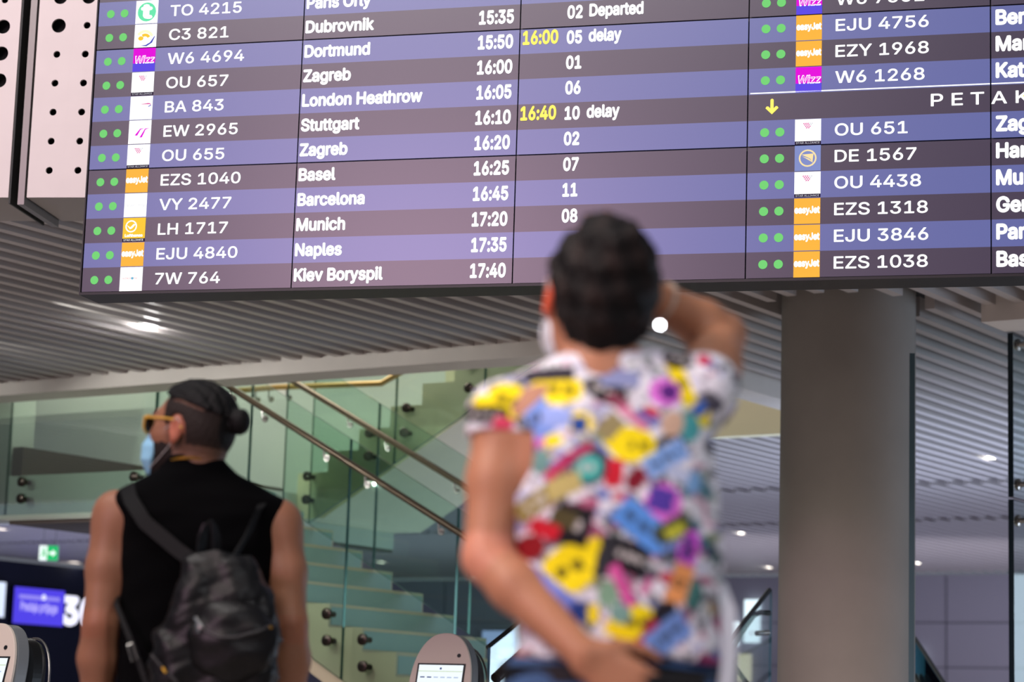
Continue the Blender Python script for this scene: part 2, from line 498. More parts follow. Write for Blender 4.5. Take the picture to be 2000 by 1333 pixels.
def rect(m, u0, u1, v0, v1, mi, n=0.0015, T=TB):
    m.add([T(u0, v0, n), T(u1, v0, n), T(u1, v1, n), T(u0, v1, n)], [(0, 1, 2, 3)], mi)


def poly(m, pts, mi, n=0.002, T=TB): m.add([T(u, v, n) for u, v in pts], [tuple(range(len(pts)))], mi)


LW = emit('tile_white', (255, 255, 255), 1.25); LO = emit('tile_orange', (255, 186, 70), 1.0); LY = emit('tile_yellow', (255, 206, 62), 1.0)
LM = emit('tile_magenta', (232, 20, 222), 1.0); LV = emit('tile_violet', (98, 78, 232), 1.0); LMint = emit('tile_mint', (112, 236, 178), 1.0)
LBlue = emit('tile_blue', (70, 76, 190), 1.0); LPale = emit('tile_pale_blue', (134, 146, 204), 1.0); LCream = emit('tile_cream', (250, 226, 168), 1.05)
LPink = emit('tile_pink', (222, 62, 150), 1.0); LDk = emit('tile_dark', (44, 28, 54), 1.0); LPy = emit('tile_pale_yellow', (255, 246, 200), 1.1)
LRed = emit('tile_red', (226, 80, 90), 1.0); LGrey = emit('tile_grey', (206, 206, 214), 1.1); LSky = emit('tile_sky', (120, 190, 220), 1.0)
TILE = [LW, LO, LY, LM, LV, LMint, LBlue, LPale, LCream, LPink, LDk, LPy, LRed, LGrey, LSky]
tW, tO, tY, tM, tV, tMint, tB, tPale, tC, tPk, tD, tPy, tR, tG, tS = range(15)


def tile(kind, u0, row):
    m = MB(); u1 = u0 + 0.1085; v0, v1 = row + 0.02, row + 0.985; uc, vc = (u0 + u1) / 2, row + 0.5
    if kind == 'wizz':
        rect(m, u0, u1, row + 0.36, v1, tM); rect(m, u0, u1, v0, row + 0.36, tV)
        text(m, 'Wizz', uc, row + 0.36, 0.30, bold=0.03, align='C', mi=tW, n=0.0025, slant=0.15, fit=0.094)
        text(m, 'Wizz', uc, row + 0.385, 0.26, bold=-0.012, align='C', mi=tM, n=0.003, slant=0.15, fit=0.088)
    elif kind == 'easy':
        rect(m, u0, u1, v0, v1, tO); text(m, 'easyJet', uc, row + 0.43, 0.24, bold=0.045, align='C', mi=tW, n=0.0025, fit=0.102)
    elif kind == 'ou':
        rect(m, u0, u1, row + 0.15, v1, tW); rect(m, u0, u1, v0, row + 0.15, tD)
        text(m, 'STAR ALLIANCE', uc, row + 0.045, 0.075, align='C', mi=tG, n=0.0025, fit=0.098)
        for i in range(5):
            for j in range(4):
                if i + j < 5 and i >= 0:
                    x = u0 + 0.033 + i * 0.0085 + j * 0.004; y = row + 0.80 - j * 0.055
                    poly(m, [(x, y), (x + 0.006, y), (x + 0.0085, y + 0.04), (x + 0.0025, y + 0.04)], tPk if i < 3 else tG)
    elif kind == 'lh':
        rect(m, u0, u1, row + 0.15, v1, tY); rect(m, u0, u1, v0, row + 0.15, tD)
        text(m, 'STAR ALLIANCE', uc, row + 0.045, 0.075, align='C', mi=tW, n=0.0025, fit=0.096)
        disc(m, u0 + 0.040, row + 0.64, 0.028, tW, r_in=0.022, n=0.0025)
        poly(m, [(u0 + .018, row + .70), (u0 + .036, row + .60), (u0 + .052, row + .74), (u0 + .062, row + .72), (u0 + .044, row + .55), (u0 + .034, row + .52)], tW, 0.0025)
        text(m, 'Lufthansa', uc, row + 0.22, 0.10, bold=0.05, align='C', mi=tW, n=0.0025, fit=0.084)
    elif kind == 'de':
        rect(m, u0, u1, v0, v1, tPale); disc(m, uc, vc, 0.037, tC, r_in=0.0305, n=0.0025)
        poly(m, [(uc - .026, vc + .14), (uc + .024, vc + .17), (uc + .020, vc - .16), (uc + .010, vc - .02)], tC, 0.0025)
        poly(m, [(uc - .024, vc + .08), (uc + .006, vc - .02), (uc + .026, vc - .20)], tC, 0.0026)
    elif kind == 'to':
        rect(m, u0, u1, v0, v1, tW); disc(m, uc, vc, 0.045, tMint, n=0.002)
        text(m, 't', uc, row + 0.26, 0.55, bold=0.05, align='C', mi=tW, n=0.003, fit=0.040)
    elif kind == 'c3':
        rect(m, u0, u1, v0, v1, tW); disc(m, u0 + 0.050, row + 0.34, 0.046, tPy, n=0.002, a0=0.4, a1=2.5, r_in=0.033)
        disc(m, u0 + 0.052, row + 0.34, 0.029, tY, n=0.002, a0=0.5, a1=2.2, r_in=0.015); disc(m, u0 + 0.032, row + 0.40, 0.013, tY, n=0.002, sv=0.8)
        poly(m, [(u0 + .03, row + .10), (u0 + .062, row + .06), (u0 + .088, row + .2), (u0 + .102, row + .47), (u0 + .098, row + .47), (u0 + .078, row + .22), (u0 + .058, row + .12)], tB)
    elif kind == 'ba':
        rect(m, u0, u1, v0, v1, tW)
        poly(m, [(u0 + .045, row + .65), (u0 + .095, row + .64), (u0 + .101, row + .58), (u0 + .097, row + .68), (u0 + .085, row + .69)], tPk)
        poly(m, [(u0 + .101, row + .62), (u0 + .086, row + .55), (u0 + .09, row + .53), (u0 + .103, row + .59)], tB)
        text(m, 'BRITISH', u0 + 0.012, row + 0.46, 0.08, mi=tG, n=0.0025, fit=0.05); text(m, 'AIRWAYS', u0 + 0.012, row + 0.34, 0.08, mi=tG, n=0.0025, fit=0.06)
    elif kind == 'ew':
        rect(m, u0, u1, v0, v1, tW)
        for d_ in (0, 0.024):
            poly(m, [(u0 + .03 + d_, row + (.37 if d_ == 0 else .27)), (u0 + .042 + d_, row + (.35 if d_ == 0 else .28)), (u0 + .058 + d_, row + .60), (u0 + .078 + d_, row + .66), (u0 + .055 + d_, row + .64)], tM)
    elif kind == 'vy':
        rect(m, u0, u1, v0, v1, tW); text(m, 'vueling', uc, row + 0.45, 0.13, align='C', mi=tG, n=0.0025, fit=0.085)
    elif kind == '7w':
        rect(m, u0, u1, v0, v1, tW)
        text(m, 'WINDROSE', uc - 0.006, row + 0.50, 0.065, align='C', mi=tR, n=0.0025, fit=0.072); disc(m, uc + 0.006, row + 0.53, 0.006, tS, n=0.003)
    return put(m, 'airline_tile', TILE, screens[int(u0), int(row // 5)])


LIST1 = [  # from the bottom row up
    ('7W 764', '7w', 'Kiev Boryspil', '17:40', None, None, None), ('EJU 4840', 'easy', 'Naples', '17:35', None, None, None),
    ('LH 1717', 'lh', 'Munich', '17:20', None, '08', None), ('VY 2477', 'vy', 'Barcelona', '16:45', None, '11', None),
    ('EZS 1040', 'easy', 'Basel', '16:25', None, '07', None), ('OU 655', 'ou', 'Zagreb', '16:20', None, '02', None),
    ('EW 2965', 'ew', 'Stuttgart', '16:10', '16:40', '10', 'delay'), ('BA 843', 'ba', 'London Heathrow', '16:05', None, '06', None),
    ('OU 657', 'ou', 'Zagreb', '16:00', None, '01', None), ('W6 4694', 'wizz', 'Dortmund', '15:50', '16:00', '05', 'delay'),
    ('C3 821', 'c3', 'Dubrovnik', '15:35', None, '02', 'Departed'), ('TO 4215', 'to', 'Paris Orly', None, None, None, None)]
LIST2 = [('EZS 1038', 'easy', 'Basel'), ('EJU 3846', 'easy', 'Paris Orly'), ('EZS 1318', 'easy', 'Geneva'), ('OU 4438', 'ou', 'Munich'), ('DE 1567', 'de', 'Hannover'),
         ('OU 651', 'ou', 'Zagreb'), None, ('W6 1268', 'wizz', 'Katowice'), ('EZY 1968', 'easy', 'Manchester'), ('EJU 4756', 'easy', 'Berlin'), ('W6 7501', 'wizz', None)]
LET = [L_white, L_yel, L_green]
LTR = {}


def on(u, v): return LTR.setdefault((int(u), int(v // 5)), MB())


NB, NW = 0.012, 1.22       # flight numbers: wide, medium weight
DB, DW = 0.036, 0.94       # destinations: heavy, narrow
for r, (num, lg, dest, tm, nt_, gate, status) in enumerate(LIST1):
    for uu in (0.062, 0.130): disc(on(uu, r), uu, r + 0.49, 0.0192, 2)
    tile(lg, 0.186, r)
    text(on(0.357, r), num, 0.357, r + 0.275, 0.44, NW, NB)
    text(on(1.014, r), dest, 1.014, r + 0.29, 0.46, DW, DB)
    if tm: text(on(1.968, r), tm, 1.968, r + 0.285, 0.50, 0.74, DB, 'R')
    if nt_: text(on(2.016, r), nt_, 2.016, r + 0.385, 0.50, 0.74, DB, mi=1)
    if gate: text(on(2.212, r), gate, 2.212, r + 0.345, 0.47, 0.76, DB)
    if status: text(on(2.309, r), status, 2.309, r + 0.39, 0.45, 0.80, DB)
for r, it in enumerate(LIST2):
    if it is None: continue
    for uu in (3.073, 3.137): disc(on(uu, r), uu, r + 0.53, 0.0192, 2)
    tile(it[1], 3.200, r)
    text(on(3.367, r), it[0], 3.367, r + 0.325, 0.44, NW, NB)
    if it[2]: text(on(4.024, r), it[2], 4.024, r + 0.29, 0.52, DW, DB)
text(on(3.7, 6), 'PETAK', 3.752, 6.30, 0.45, 1.35, NB, track=0.030)
disc(on(4.1, 6), 4.128, 6.55, 0.008, 1)
rect(on(3, 7), 3.01, 3.997, 7.03, 7.075, 0); rect(on(4, 7), 4.003, 4.995, 7.03, 7.075, 0)
mt2 = on(3, 6)
rect(mt2, 3.0955, 3.1095, 6.38, 6.76, 1); disc(mt2, 3.1025, 6.76, 0.007, 1, k=12)
poly(mt2, [(3.1025, 6.22), (3.130, 6.46), (3.125, 6.53), (3.118, 6.53), (3.1025, 6.39), (3.087, 6.53), (3.080, 6.53), (3.075, 6.46)], 1)
for ij, mm in LTR.items():
    if ij in screens: put(mm, 'lettering', LET, screens[ij])

# ------------------------------------------------------------------ round column
m = MB(); cx, cy, _ = ab(*COLC, 0)
m.lathe([(COLR + 0.0, 0), (COLR, 3.69)], lambda x, y, h: (cx + x, cy + y, h), 64)
M_col = mat('column_concrete', (138, 132, 126), 0.75, noise=0.10, nscale=2.2, bump=0.06, bscale=140)
col = m.build('round_column', M_col, smooth=True)
tag(col, 'thick round grey concrete column standing in front of the slatted ceiling', 'column', kind='thing')

# ------------------------------------------------------------------ staircase behind the downstand
M_step = mat('pale_stone', (214, 198, 168), 0.5, noise=0.04, nscale=4)
M_riser = mat('riser_glaze', (150, 176, 172), 0.35)
RISE, TR = 0.178, 0.318
B1, B2, B3, B4 = 13.68, 15.30, 15.5, 17.0
stair = empty('staircase', ab(-12.7, 15.3, 0)); SL = tuple(stair.location)
tag(stair, 'pale dog-leg staircase with a landing rising through the ceiling opening', 'staircase')


def sput(m, name, mats, parent=stair, **k):
    o = m.build(name, mats, parent, org=tuple(parent.location), **k); o.location = (0, 0, 0); return o


def TA(u, v, n): return ab(u, n, v)    # (a, z, b)


NST = 16; Z_L = 2.854; A_L = -12.70
pts = [(A_L, Z_L - RISE)]
for i in range(NST - 1):
    zt = Z_L - RISE * (i + 1); a1 = A_L + TR * (i + 1); pts += [(a1, zt), (a1, zt - RISE)]
top = [(A_L, Z_L - RISE)] + pts[1:]
low = [(A_L + TR * (NST - 1), 0.0), (A_L + TR * (NST - 1) - 0.75, 0.0), (A_L, Z_L - RISE - 0.42)]
m = MB(); m.prism([p for p in top if p[1] >= -0.01] + low[1:], B1, B2, TA); sput(m, 'lower_flight', M_step)
m = MB()
for i in range(NST - 1):
    zt = Z_L - RISE * i; a1 = A_L + TR * i
    m.box(a1 + 0.001, a1 + 0.006, B1 + 0.02, B2 - 0.02, zt - RISE + 0.02, zt - 0.025, T=TT)
sput(m, 'risers', M_riser)
m = MB(); m.box(-14.25, A_L, B1, B4, Z_L - 0.37, Z_L, T=TT); sput(m, 'landing', M_white)
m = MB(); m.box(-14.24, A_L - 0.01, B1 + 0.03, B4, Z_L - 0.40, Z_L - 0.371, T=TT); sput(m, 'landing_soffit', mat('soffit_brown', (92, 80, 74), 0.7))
up = []
for i in range(12): up += [(A_L + 0.325 * i, Z_L + RISE * i), (A_L + 0.325 * i, Z_L + RISE * (i + 1))]
up += [(A_L + 0.325 * 12, Z_L + RISE * 12), (A_L + 0.325 * 12, Z_L + RISE * 12 - 0.35), (A_L + 0.30, Z_L - 0.22), (A_L, Z_L - 0.22)]
m = MB(); m.prism(up, B3 + 0.08, B4, TA); sput(m, 'upper_flight', M_step)

# glass balustrades: panels, rails, brackets, point fixings
G_side = glass_mat('green_glass', (0.84, 0.925, 0.885), 0.55); G_edge = mat('glass_edge', (58, 104, 96), 0.12, spec=0.8, metal=0.5)
M_rail = mat('bronze_rail', (98, 84, 70), 0.3, metal=0.7); M_steel = mat('brushed_steel', (170, 165, 160), 0.25, metal=0.9)
M_disc = mat('dark_fixing', (62, 54, 48), 0.25, metal=0.8)


def panel(parent, quad, b, th=0.02):
    """quad: four (a, z) corners of a glass sheet in the plane b"""
    m = MB(); vs = [ab(a, b, z) for a, z in quad] + [ab(a, b + th, z) for a, z in quad]
    m.add(vs, [(0, 1, 2, 3), (4, 5, 6, 7)], 0); m.add(vs, [(i, (i + 1) % 4, 4 + (i + 1) % 4, 4 + i) for i in range(4)], 1)
    return sput(m, 'glass_panel', [G_side, G_edge], parent)


def fixing(parent, a, z, b, r=0.042):
    m = MB(); m.lathe([(r * 0.5, 0.11), (r * 0.5, 0.03), (r, 0.03), (r, 0.008), (r * 0.7, 0.0)], lambda x, y, h: ab(a + x, b - 0.03 + h, z + y), 20)
    return sput(m, 'fixing', M_disc, parent, smooth=True)


def bracket(parent, a, z, b, drop=0.075):
    m = MB(); m.tube([ab(a, b - 0.055, z), ab(a, b - 0.055, z - drop), ab(a - 0.01, b - 0.0, z - drop - 0.005)], 0.008, 8)
    m.lathe([(0.028, -0.012), (0.028, 0.0)], lambda x, y, h: ab(a - 0.01 + x, b + h, z - drop - 0.005 + y), 16)
    return sput(m, 'bracket', M_steel, parent, smooth=True)


SLP = 0.545
# near side of the lower flight
gl = empty('glass_balustrade', ab(-10.5, B1 - 0.08, 0)); tag(gl, 'green glass balustrade on the near side of the lower flight, nearest sloping handrail', 'balustrade', 'stair balustrades')
bz = B1 - 0.08
zt = lambda a: 3.00 - SLP * (a + 10.592)
for a0, a1 in ((-12.56, -11.585), (-11.575, -10.602), (-10.592, -9.60), (-9.59, -8.6)):
    zl = [zt(a) - 1.78 for a in (a0, a1)]
    panel(gl, [(a0, zl[0]), (a1, zl[1]), (a1, zt(a1)), (a0, zt(a0))], bz)
rz = lambda a: 3.475 - 0.53 * (a + 11.802)
m = MB(); m.tube([ab(a, bz - 0.06, rz(a)) for a in (-13.2, -8.5)], 0.026, 12); sput(m, 'handrail', M_rail, gl, smooth=True)
for a in (-11.75, -11.42, -10.80, -10.40, -9.72, -9.2): bracket(gl, a, rz(a), bz)
for a, z in ((-10.742, 1.702), (-10.731, 1.506), (-10.399, 1.515), (-10.388, 1.319), (-9.9, 1.25), (-9.9, 1.05)): fixing(gl, a, z, bz)
# far side of the lower flight
gl = empty('glass_balustrade', ab(-10.5, B2, 0)); tag(gl, 'green glass balustrade on the far side of the lower flight, upper of two sloping rails', 'balustrade', 'stair balustrades')
bz = 15.02; zt2 = lambda a: 3.502 - SLP * (a + 11.417)
for a0, a1 in ((-12.4, -11.427), (-11.417, -10.468), (-10.458, -9.5)):
    zl = [zt2(a) - 1.35 for a in (a0, a1)]; panel(gl, [(a0, zl[0]), (a1, zl[1]), (a1, zt2(a1)), (a0, zt2(a0))], bz)
rz2 = lambda a: 3.739 - 0.525 * (a + 12.313)
m = MB(); m.tube([ab(a, bz - 0.06, rz2(a)) for a in (-12.6, -9.2)], 0.026, 12); sput(m, 'handrail', M_rail, gl, smooth=True)
for a in (-11.7, -11.3, -10.6): bracket(gl, a, rz2(a), bz)
# upper flight
gl = empty('glass_balustrade', ab(-11.5, B3, 0)); tag(gl, 'green glass balustrade of the upper flight with round fixings and a level handrail', 'balustrade', 'stair balustrades')
bz = B3; zb = lambda a: 2.585 + 0.540 * (a + 12.50)
for a0, a1 in ((-12.50, -11.62), (-11.61, -10.72), (-10.71, -9.2)):
    panel(gl, [(a0, zb(a0)), (a1, zb(a1)), (a1, zb(a1) + 1.45), (a0, zb(a0) + 1.45)], bz)
for a, z in ((-10.86, 3.665), (-10.86, 3.86), (-11.49, 3.53), (-11.505, 3.325), (-11.87, 3.335), (-11.87, 3.14), (-12.52, 2.99), (-12.52, 2.79), (-10.4, 3.9)): fixing(gl, a, z, bz - 0.005)
m = MB(); m.tube([ab(-13.3, bz - 0.12, 3.76), ab(-12.8, bz - 0.12, 3.765), ab(-11.68, bz - 0.12, 3.735), ab(-11.45, bz - 0.1, 3.84), ab(-10.9, bz - 0.1, 4.12)], 0.026, 12)
sput(m, 'handrail', mat('brass_rail', (150, 120, 70), 0.3, metal=0.7), gl, smooth=True)
for a in (-13.05, -12.9, -12.7): bracket(gl, a, 3.75, bz - 0.07)
# landing
gl = empty('glass_balustrade', ab(-13.4, B1, 0)); tag(gl, 'green glass balustrade along the landing edge beside the bearded person', 'balustrade', 'stair balustrades')
bz = B1 - 0.08
panel(gl, [(-14.18, 2.52), (-12.575, 2.52), (-12.575, 3.95), (-14.18, 3.95)], bz); panel(gl, [(-15.8, 2.52), (-14.19, 2.52), (-14.19, 3.95), (-15.8, 3.95)], bz)
for a in (-14.0, -12.75):
    for z in (2.791, 2.651): fixing(gl, a, z, bz)

# ------------------------------------------------------------------ glazed shaft at the right
sh = empty('glass_screen', ab(-5.30, 14.0, 0)); tag(sh, 'tall frameless glass screen with point fixings at the right edge', 'glass screen')
G_grey = glass_mat('grey_glass', (0.85, 0.90, 0.91), 1.0)


def apanel(parent, a, b0, b1, z0, z1, th=0.035, g=None):
    m = MB(); q = [(b0, z0), (b1, z0), (b1, z1), (b0, z1)]
    vs = [ab(a, b, z) for b, z in q] + [ab(a + th, b, z) for b, z in q]
    m.add(vs, [(0, 1, 2, 3), (4, 5, 6, 7)], 0); m.add(vs, [(i, (i + 1) % 4, 4 + (i + 1) % 4, 4 + i) for i in range(4)], 1)
    return sput(m, 'glass_panel', [g or G_grey, mat('glass_edge_dark', (10, 26, 34), 0.15)], parent)


apanel(sh, -5.32, 13.32, 15.5, 2.385, 3.395); apanel(sh, -5.32, 13.32, 15.5, 0.02, 2.37)
for (px, py) in ((1986, 674), (1987, 947), (1987, 1018)):
    P = atP(px, py, A, -5.285); a_, b_, z_ = A.dot(P), B.dot(P), P[2]
    m = MB(); m.lathe([(0.03, -0.01), (0.036, 0.0), (0.036, 0.015), (0.016, 0.02), (0.016, 0.05), (0.03, 0.055), (0.03, 0.07)], lambda x, y, h: ab(a_ + h, b_ + x, z_ + y), 18)
    m.tube([ab(a_ + 0.06, b_, z_), ab(a_ + 0.06, b_ + 0.12, z_ - 0.01)], 0.014, 8)
    sput(m, 'fixing', M_steel, sh, smooth=True)

# ------------------------------------------------------------------ escalator balustrades by the column
M_blk = mat('black_rubber', (24, 26, 28), 0.4)


def slope_glass(name, P, label, rails, refl=1.2):
    rt = empty(name, tuple(P[0] * np.array([1, 1, 0]))); v = [np.array(p) for p in P]; n = np.cross(v[1] - v[0], v[3] - v[0]); n /= np.linalg.norm(n); n *= 0.02
    m = MB(); vs = [tuple(p) for p in v] + [tuple(p + n) for p in v]
    m.add(vs, [(0, 1, 2, 3), (4, 5, 6, 7)], 0); m.add(vs, [(i, (i + 1) % 4, 4 + (i + 1) % 4, 4 + i) for i in range(4)], 1)
    sput(m, 'glass_panel', [glass_mat('clear_glass' if refl > 1 else 'matt_glass', (0.90, 0.94, 0.96), refl, 0.02 if refl > 1 else 0.25), mat('glass_edge_blue', (86, 128, 150), 0.15)], rt)
    m = MB(); m.tube([v[3], v[2]], 0.016, 8); sput(m, 'top_rail', M_blk, rt, smooth=True)
    for pts_, r, mm in rails:
        m = MB(); m.tube(pts_, r, 10); sput(m, 'handrail', mm, rt, smooth=True)
    tag(rt, label, 'escalator side', 'glass escalator sides')
    return rt


def down(p, z): q = np.array(p, float).copy(); q[2] = z; return q


p2, p3 = atY(1503, 1153, 15.6), atY(1385, 1302, 14.5)
slope_glass('escalator_side', [down(p3, 0.55), down(p2, 0.55), p2, p3], 'sloping glass escalator side just left of the round column',
            [([atY(1385, 1345, 14.9), atY(1428, 1268, 15.2), atY(1458, 1222, 15.4), atY(1472, 1203, 15.45), atY(1484, 1197, 15.45), atY(1503, 1198, 15.5)], 0.018, M_blk),
             ([atY(1398, 1252, 15.5), atY(1466, 1345, 15.1)], 0.016, M_steel), ([atY(1478, 1238, 15.4), atY(1500, 1236, 15.5)], 0.018, M_steel)])
p2, p3 = atY(1786, 1246, 17.0), atY(1850, 1345, 16.2)
slope_glass('escalator_side', [down(p2, 0.55), down(p3, 0.55), p3, p2], 'low glass escalator side sloping down from the right of the round column', [([atY(1786, 1320, 16.9), atY(1800, 1345, 16.8)], 0.02, M_blk)])
p2, p3 = atY(1075, 1169, 12.9), atY(953, 1266, 12.55)
slope_glass('escalator_side', [down(p3, 0.5), down(p2, 0.5), p2, p3], 'glass escalator side with black top edge behind the blouse wearer\'s lowered arm', [([atY(968, 1326, 12.2), atY(1040, 1262, 12.5)], 0.03, mat('dark_rail', (60, 50, 46), 0.3, metal=0.5))], 0.25)
m = MB(); q = [atY(1776.5, 690, 13.0), atY(1787, 690, 13.0)]; dq = np.array([0.02, 0.12, 0])
m.hexa([down(q[0], 0), down(q[1], 0), down(q[1] + dq, 0), down(q[0] + dq, 0), down(q[0], 3.08), down(q[1], 3.08), down(q[1] + dq, 3.08), down(q[0] + dq, 3.08)])
o = m.build('glass_fin', mat('teal_glass_fin', (72, 92, 102), 0.2)); tag(o, 'narrow teal glass fin standing against the right side of the column', 'glass panel')

# ------------------------------------------------------------------ check-in kiosks
M_beige = mat('kiosk_face', (222, 208, 192), 0.5); M_kgrey = mat('kiosk_grey', (120, 124, 126), 0.4); M_kblk = mat('kiosk_black', (18, 20, 22), 0.35)
M_kscr = emit('kiosk_screen', (236, 244, 250), 1.1)


def oval(w, h, zc, n=40, p=2.3, z0=0.0):
    """rounded outline: half width w, top height h above zc, straight sides down to z0"""
    q = [(-w * 0.86, z0), (w * 0.86, z0)]
    for i in range(n + 1):
        t = PI * i / n; c, s_ = math.cos(t), math.sin(t)
        q.append((w * math.copysign(abs(c) ** (2 / p), c), zc + h * abs(s_) ** (2 / p)))
    return q


def kiosk(loc, rz, label, H):
    rt = empty('checkin_kiosk', loc, rz); tag(rt, label, 'check-in kiosk', 'check-in kiosks')
    lean = math.radians(14)

    def TK(u, v, n):       # front face leans back above 0.75
        y = n + max(0, v - 0.75) * math.tan(lean); return (u, y, v)
    W_ = 0.175; o1 = oval(W_, 0.30, H - 0.30, z0=0.02)
    m = MB(); m.prism(o1, 0.0, 0.018, TK); m.build('face', M_beige, rt, bevel=0.004)
    m = MB(); m.prism(oval(W_ * 1.0, 0.295, H - 0.30, z0=0.02), 0.018, 0.10, TK); m.build('shell', M_kgrey, rt, bevel=0.01)
    m = MB(); m.prism(oval(W_ * 0.94, 0.30, H - 0.36, z0=0.0), 0.10, 0.26, TK); m.build('back_shell', M_kblk, rt, bevel=0.05)
    m = MB(); m.tube([TK(W_ * 0.94 * math.cos(t), H - 0.36 + 0.3 * math.sin(t), 0.262) for t in np.linspace(-0.3, PI + 0.3, 24)], 0.006, 8); m.build('rear_trim', M_steel, rt, smooth=True)
    z1 = H - 0.165; z0 = z1 - 0.40
    m = MB(); m.box(-0.135, 0.135, -0.004, 0.0, z0 - 0.008, z1 + 0.008, T=lambda x, y, z: TK(x, z, y)); bz_ = m.build('bezel', M_kblk, rt)
    m = MB(); m.box(-0.125, 0.125, -0.006, -0.004, z0, z1, T=lambda x, y, z: TK(x, z, y)); sc_ = m.build('screen', M_kscr, rt)
    m = MB(); T_ = lambda u, v, n: TK(u, v, -0.0065 - n)
    rect(m, -0.125, 0.125, z1 - 0.034, z1 - 0.031, 0, 0.0, T_)
    for i in range(6): rect(m, -0.11 + i * 0.038, -0.085 + i * 0.038, z1 - 0.066, z1 - 0.060, 1 if i < 2 else 2, 0.0, T_)
    disc(m, -0.02, z1 - 0.155, 0.009, 3, 0.0, 16, T_, 1.0); rect(m, -0.05, -0.02, z1 - 0.11, z1 - 0.10, 2, 0.0, T_); disc(m, 0.0, z1 - 0.018, 0.006, 1, 0.0, 12, T_, 1.0)
    m.build('screen_content', [emit('k_green', (190, 214, 150)), emit('k_navy', (60, 80, 130)), emit('k_pale', (180, 198, 226)), emit('k_red', (230, 70, 50))], rt)
    m = MB(); m.lathe([(0.010, 0), (0.010, 0.004)], lambda x, y, h: TK(0.09 + x, H - 0.115 + y, -0.004 + h), 16); m.build('camera_lens', M_kblk, rt)
    m = MB(); m.box(-0.22, 0.22, -0.06, 0.32, 0, 0.02); m.build('base', M_kgrey, rt, bevel=0.004)
    return rt


kiosk(tuple(atY(868, 1240, 12.0) * np.array([1, 1, 0]) + np.array([-0.055, -0.1, 0])), -0.42, 'beige self check-in kiosk with lit white screen between the two people', 1.38)
kiosk(tuple(atY(20, 1225, 11.0) * np.array([1, 1, 0]) + np.array([-0.14, -0.1, 0])), -0.60, 'beige self check-in kiosk at the lower left corner of the photo', 1.32)

# ------------------------------------------------------------------ far check-in hall: screens, numbers, exit sign, downlights
NA = -28.56


def TN(u, v, n=0.0): return ab(NA + n, u, v)    # on the navy wall: u = b, v = z


def onN(px, py): P = atP(px, py, A, NA); return B.dot(P), P[2]


S_v = emit('desk_screen', (84, 70, 236), 1.0)
b0, z1 = onN(23, 1145); b1, z0 = onN(118, 1226)
ds = empty('checkin_screen', TN((b0 + b1) / 2, z0, 0.03)); tag(ds, 'glowing violet check-in desk screen on the dark wall left of the number 30', 'screen')


def nput(m, name, mats, parent): o = m.build(name, mats, parent, org=tuple(parent.location)); o.location = (0, 0, 0); return o


m = MB(); m.box(0.0, 0.06, b0, b1, z0, z1, T=lambda x, y, z: ab(NA + x, y, z)); nput(m, 'casing', M_kblk, ds)
m = MB(); rect(m, b0 + 0.01, b1 - 0.01, z0 + 0.01, z1 - 0.01, 0, 0.062, TN); nput(m, 'display', S_v, ds)
m = MB(); bw = b1 - b0
rect(m, b0 + 0.1 * bw, b1 - 0.1 * bw, z1 - 0.20, z1 - 0.13, 0, 0.066, TN); disc(m, b0 + 0.58 * bw, z1 - 0.15, 0.05, 1, 0.068, 16, TN, 1.0)
text(m, 'Predaja prtljage', (b0 + b1) / 2, (z0 + z1) / 2 - 0.08, 0.14, 1, 0.03, 'C', 2, 0.068, TN, 1.0, 1.0, fit=bw * 0.72)
nput(m, 'lettering', [emit('v_mid', (150, 140, 246)), emit('v_white', (225, 225, 255), 1.2), emit('v_pale', (180, 170, 250), 1.1)], ds)
b0, z1 = onN(120, 1168); b1, z0 = onN(182, 1222)
nb = empty('desk_number', TN((b0 + b1) / 2, z0, 0.0)); tag(nb, 'big white lit number 30 on the dark check-in wall beside the bearded person\'s arm', 'number sign')
m = MB(); text(m, '30', b0, z0, z1 - z0, 1, 0.05, 'L', 0, 0.05, TN, 1.0, 1.0, fit=b1 - b0); nput(m, 'lettering', emit('num_white', (235, 235, 255), 1.3), nb)
m = MB(); m.box(0.0, 0.04, b0 - 0.01, b1 + 0.05, z0 - 0.05, z1 + 0.05, T=lambda x, y, z: ab(NA + x, y, z)); nput(m, 'backing', mat('navy_board', (18, 20, 40), 0.5), nb)
for (x0, y0, x1, y1, lab) in ((-20, 1135, 3, 1208, 'white lit check-in screen cut off at the far left edge of the photo'), (243, 1180, 262, 1226, 'white lit check-in screen glimpsed between the bearded person\'s arm and body')):
    b0, z1 = onN(x0, y0); b1, z0 = onN(x1, y1)
    r_ = empty('checkin_screen', TN((b0 + b1) / 2, z0, 0.03)); tag(r_, lab, 'screen')
    m = MB(); m.box(0.0, 0.06, b0, b1, z0, z1, T=lambda x, y, z: ab(NA + x, y, z)); nput(m, 'casing', M_kblk, r_)
    m = MB(); rect(m, b0 + 0.01, b1 - 0.01, z0 + 0.01, z1 - 0.01, 0, 0.062, TN); nput(m, 'display', emit('pale_screen', (214, 226, 250), 1.2), r_)
# lit shapes on the end wall; number and violet one imitate stair-glass reflections
NB_ = 33.9


def TW(u, v, n=0.0): return ab(u, NB_ - n, v)


def onW(px, py): P = atP(px, py, B, NB_); return A.dot(P), P[2]


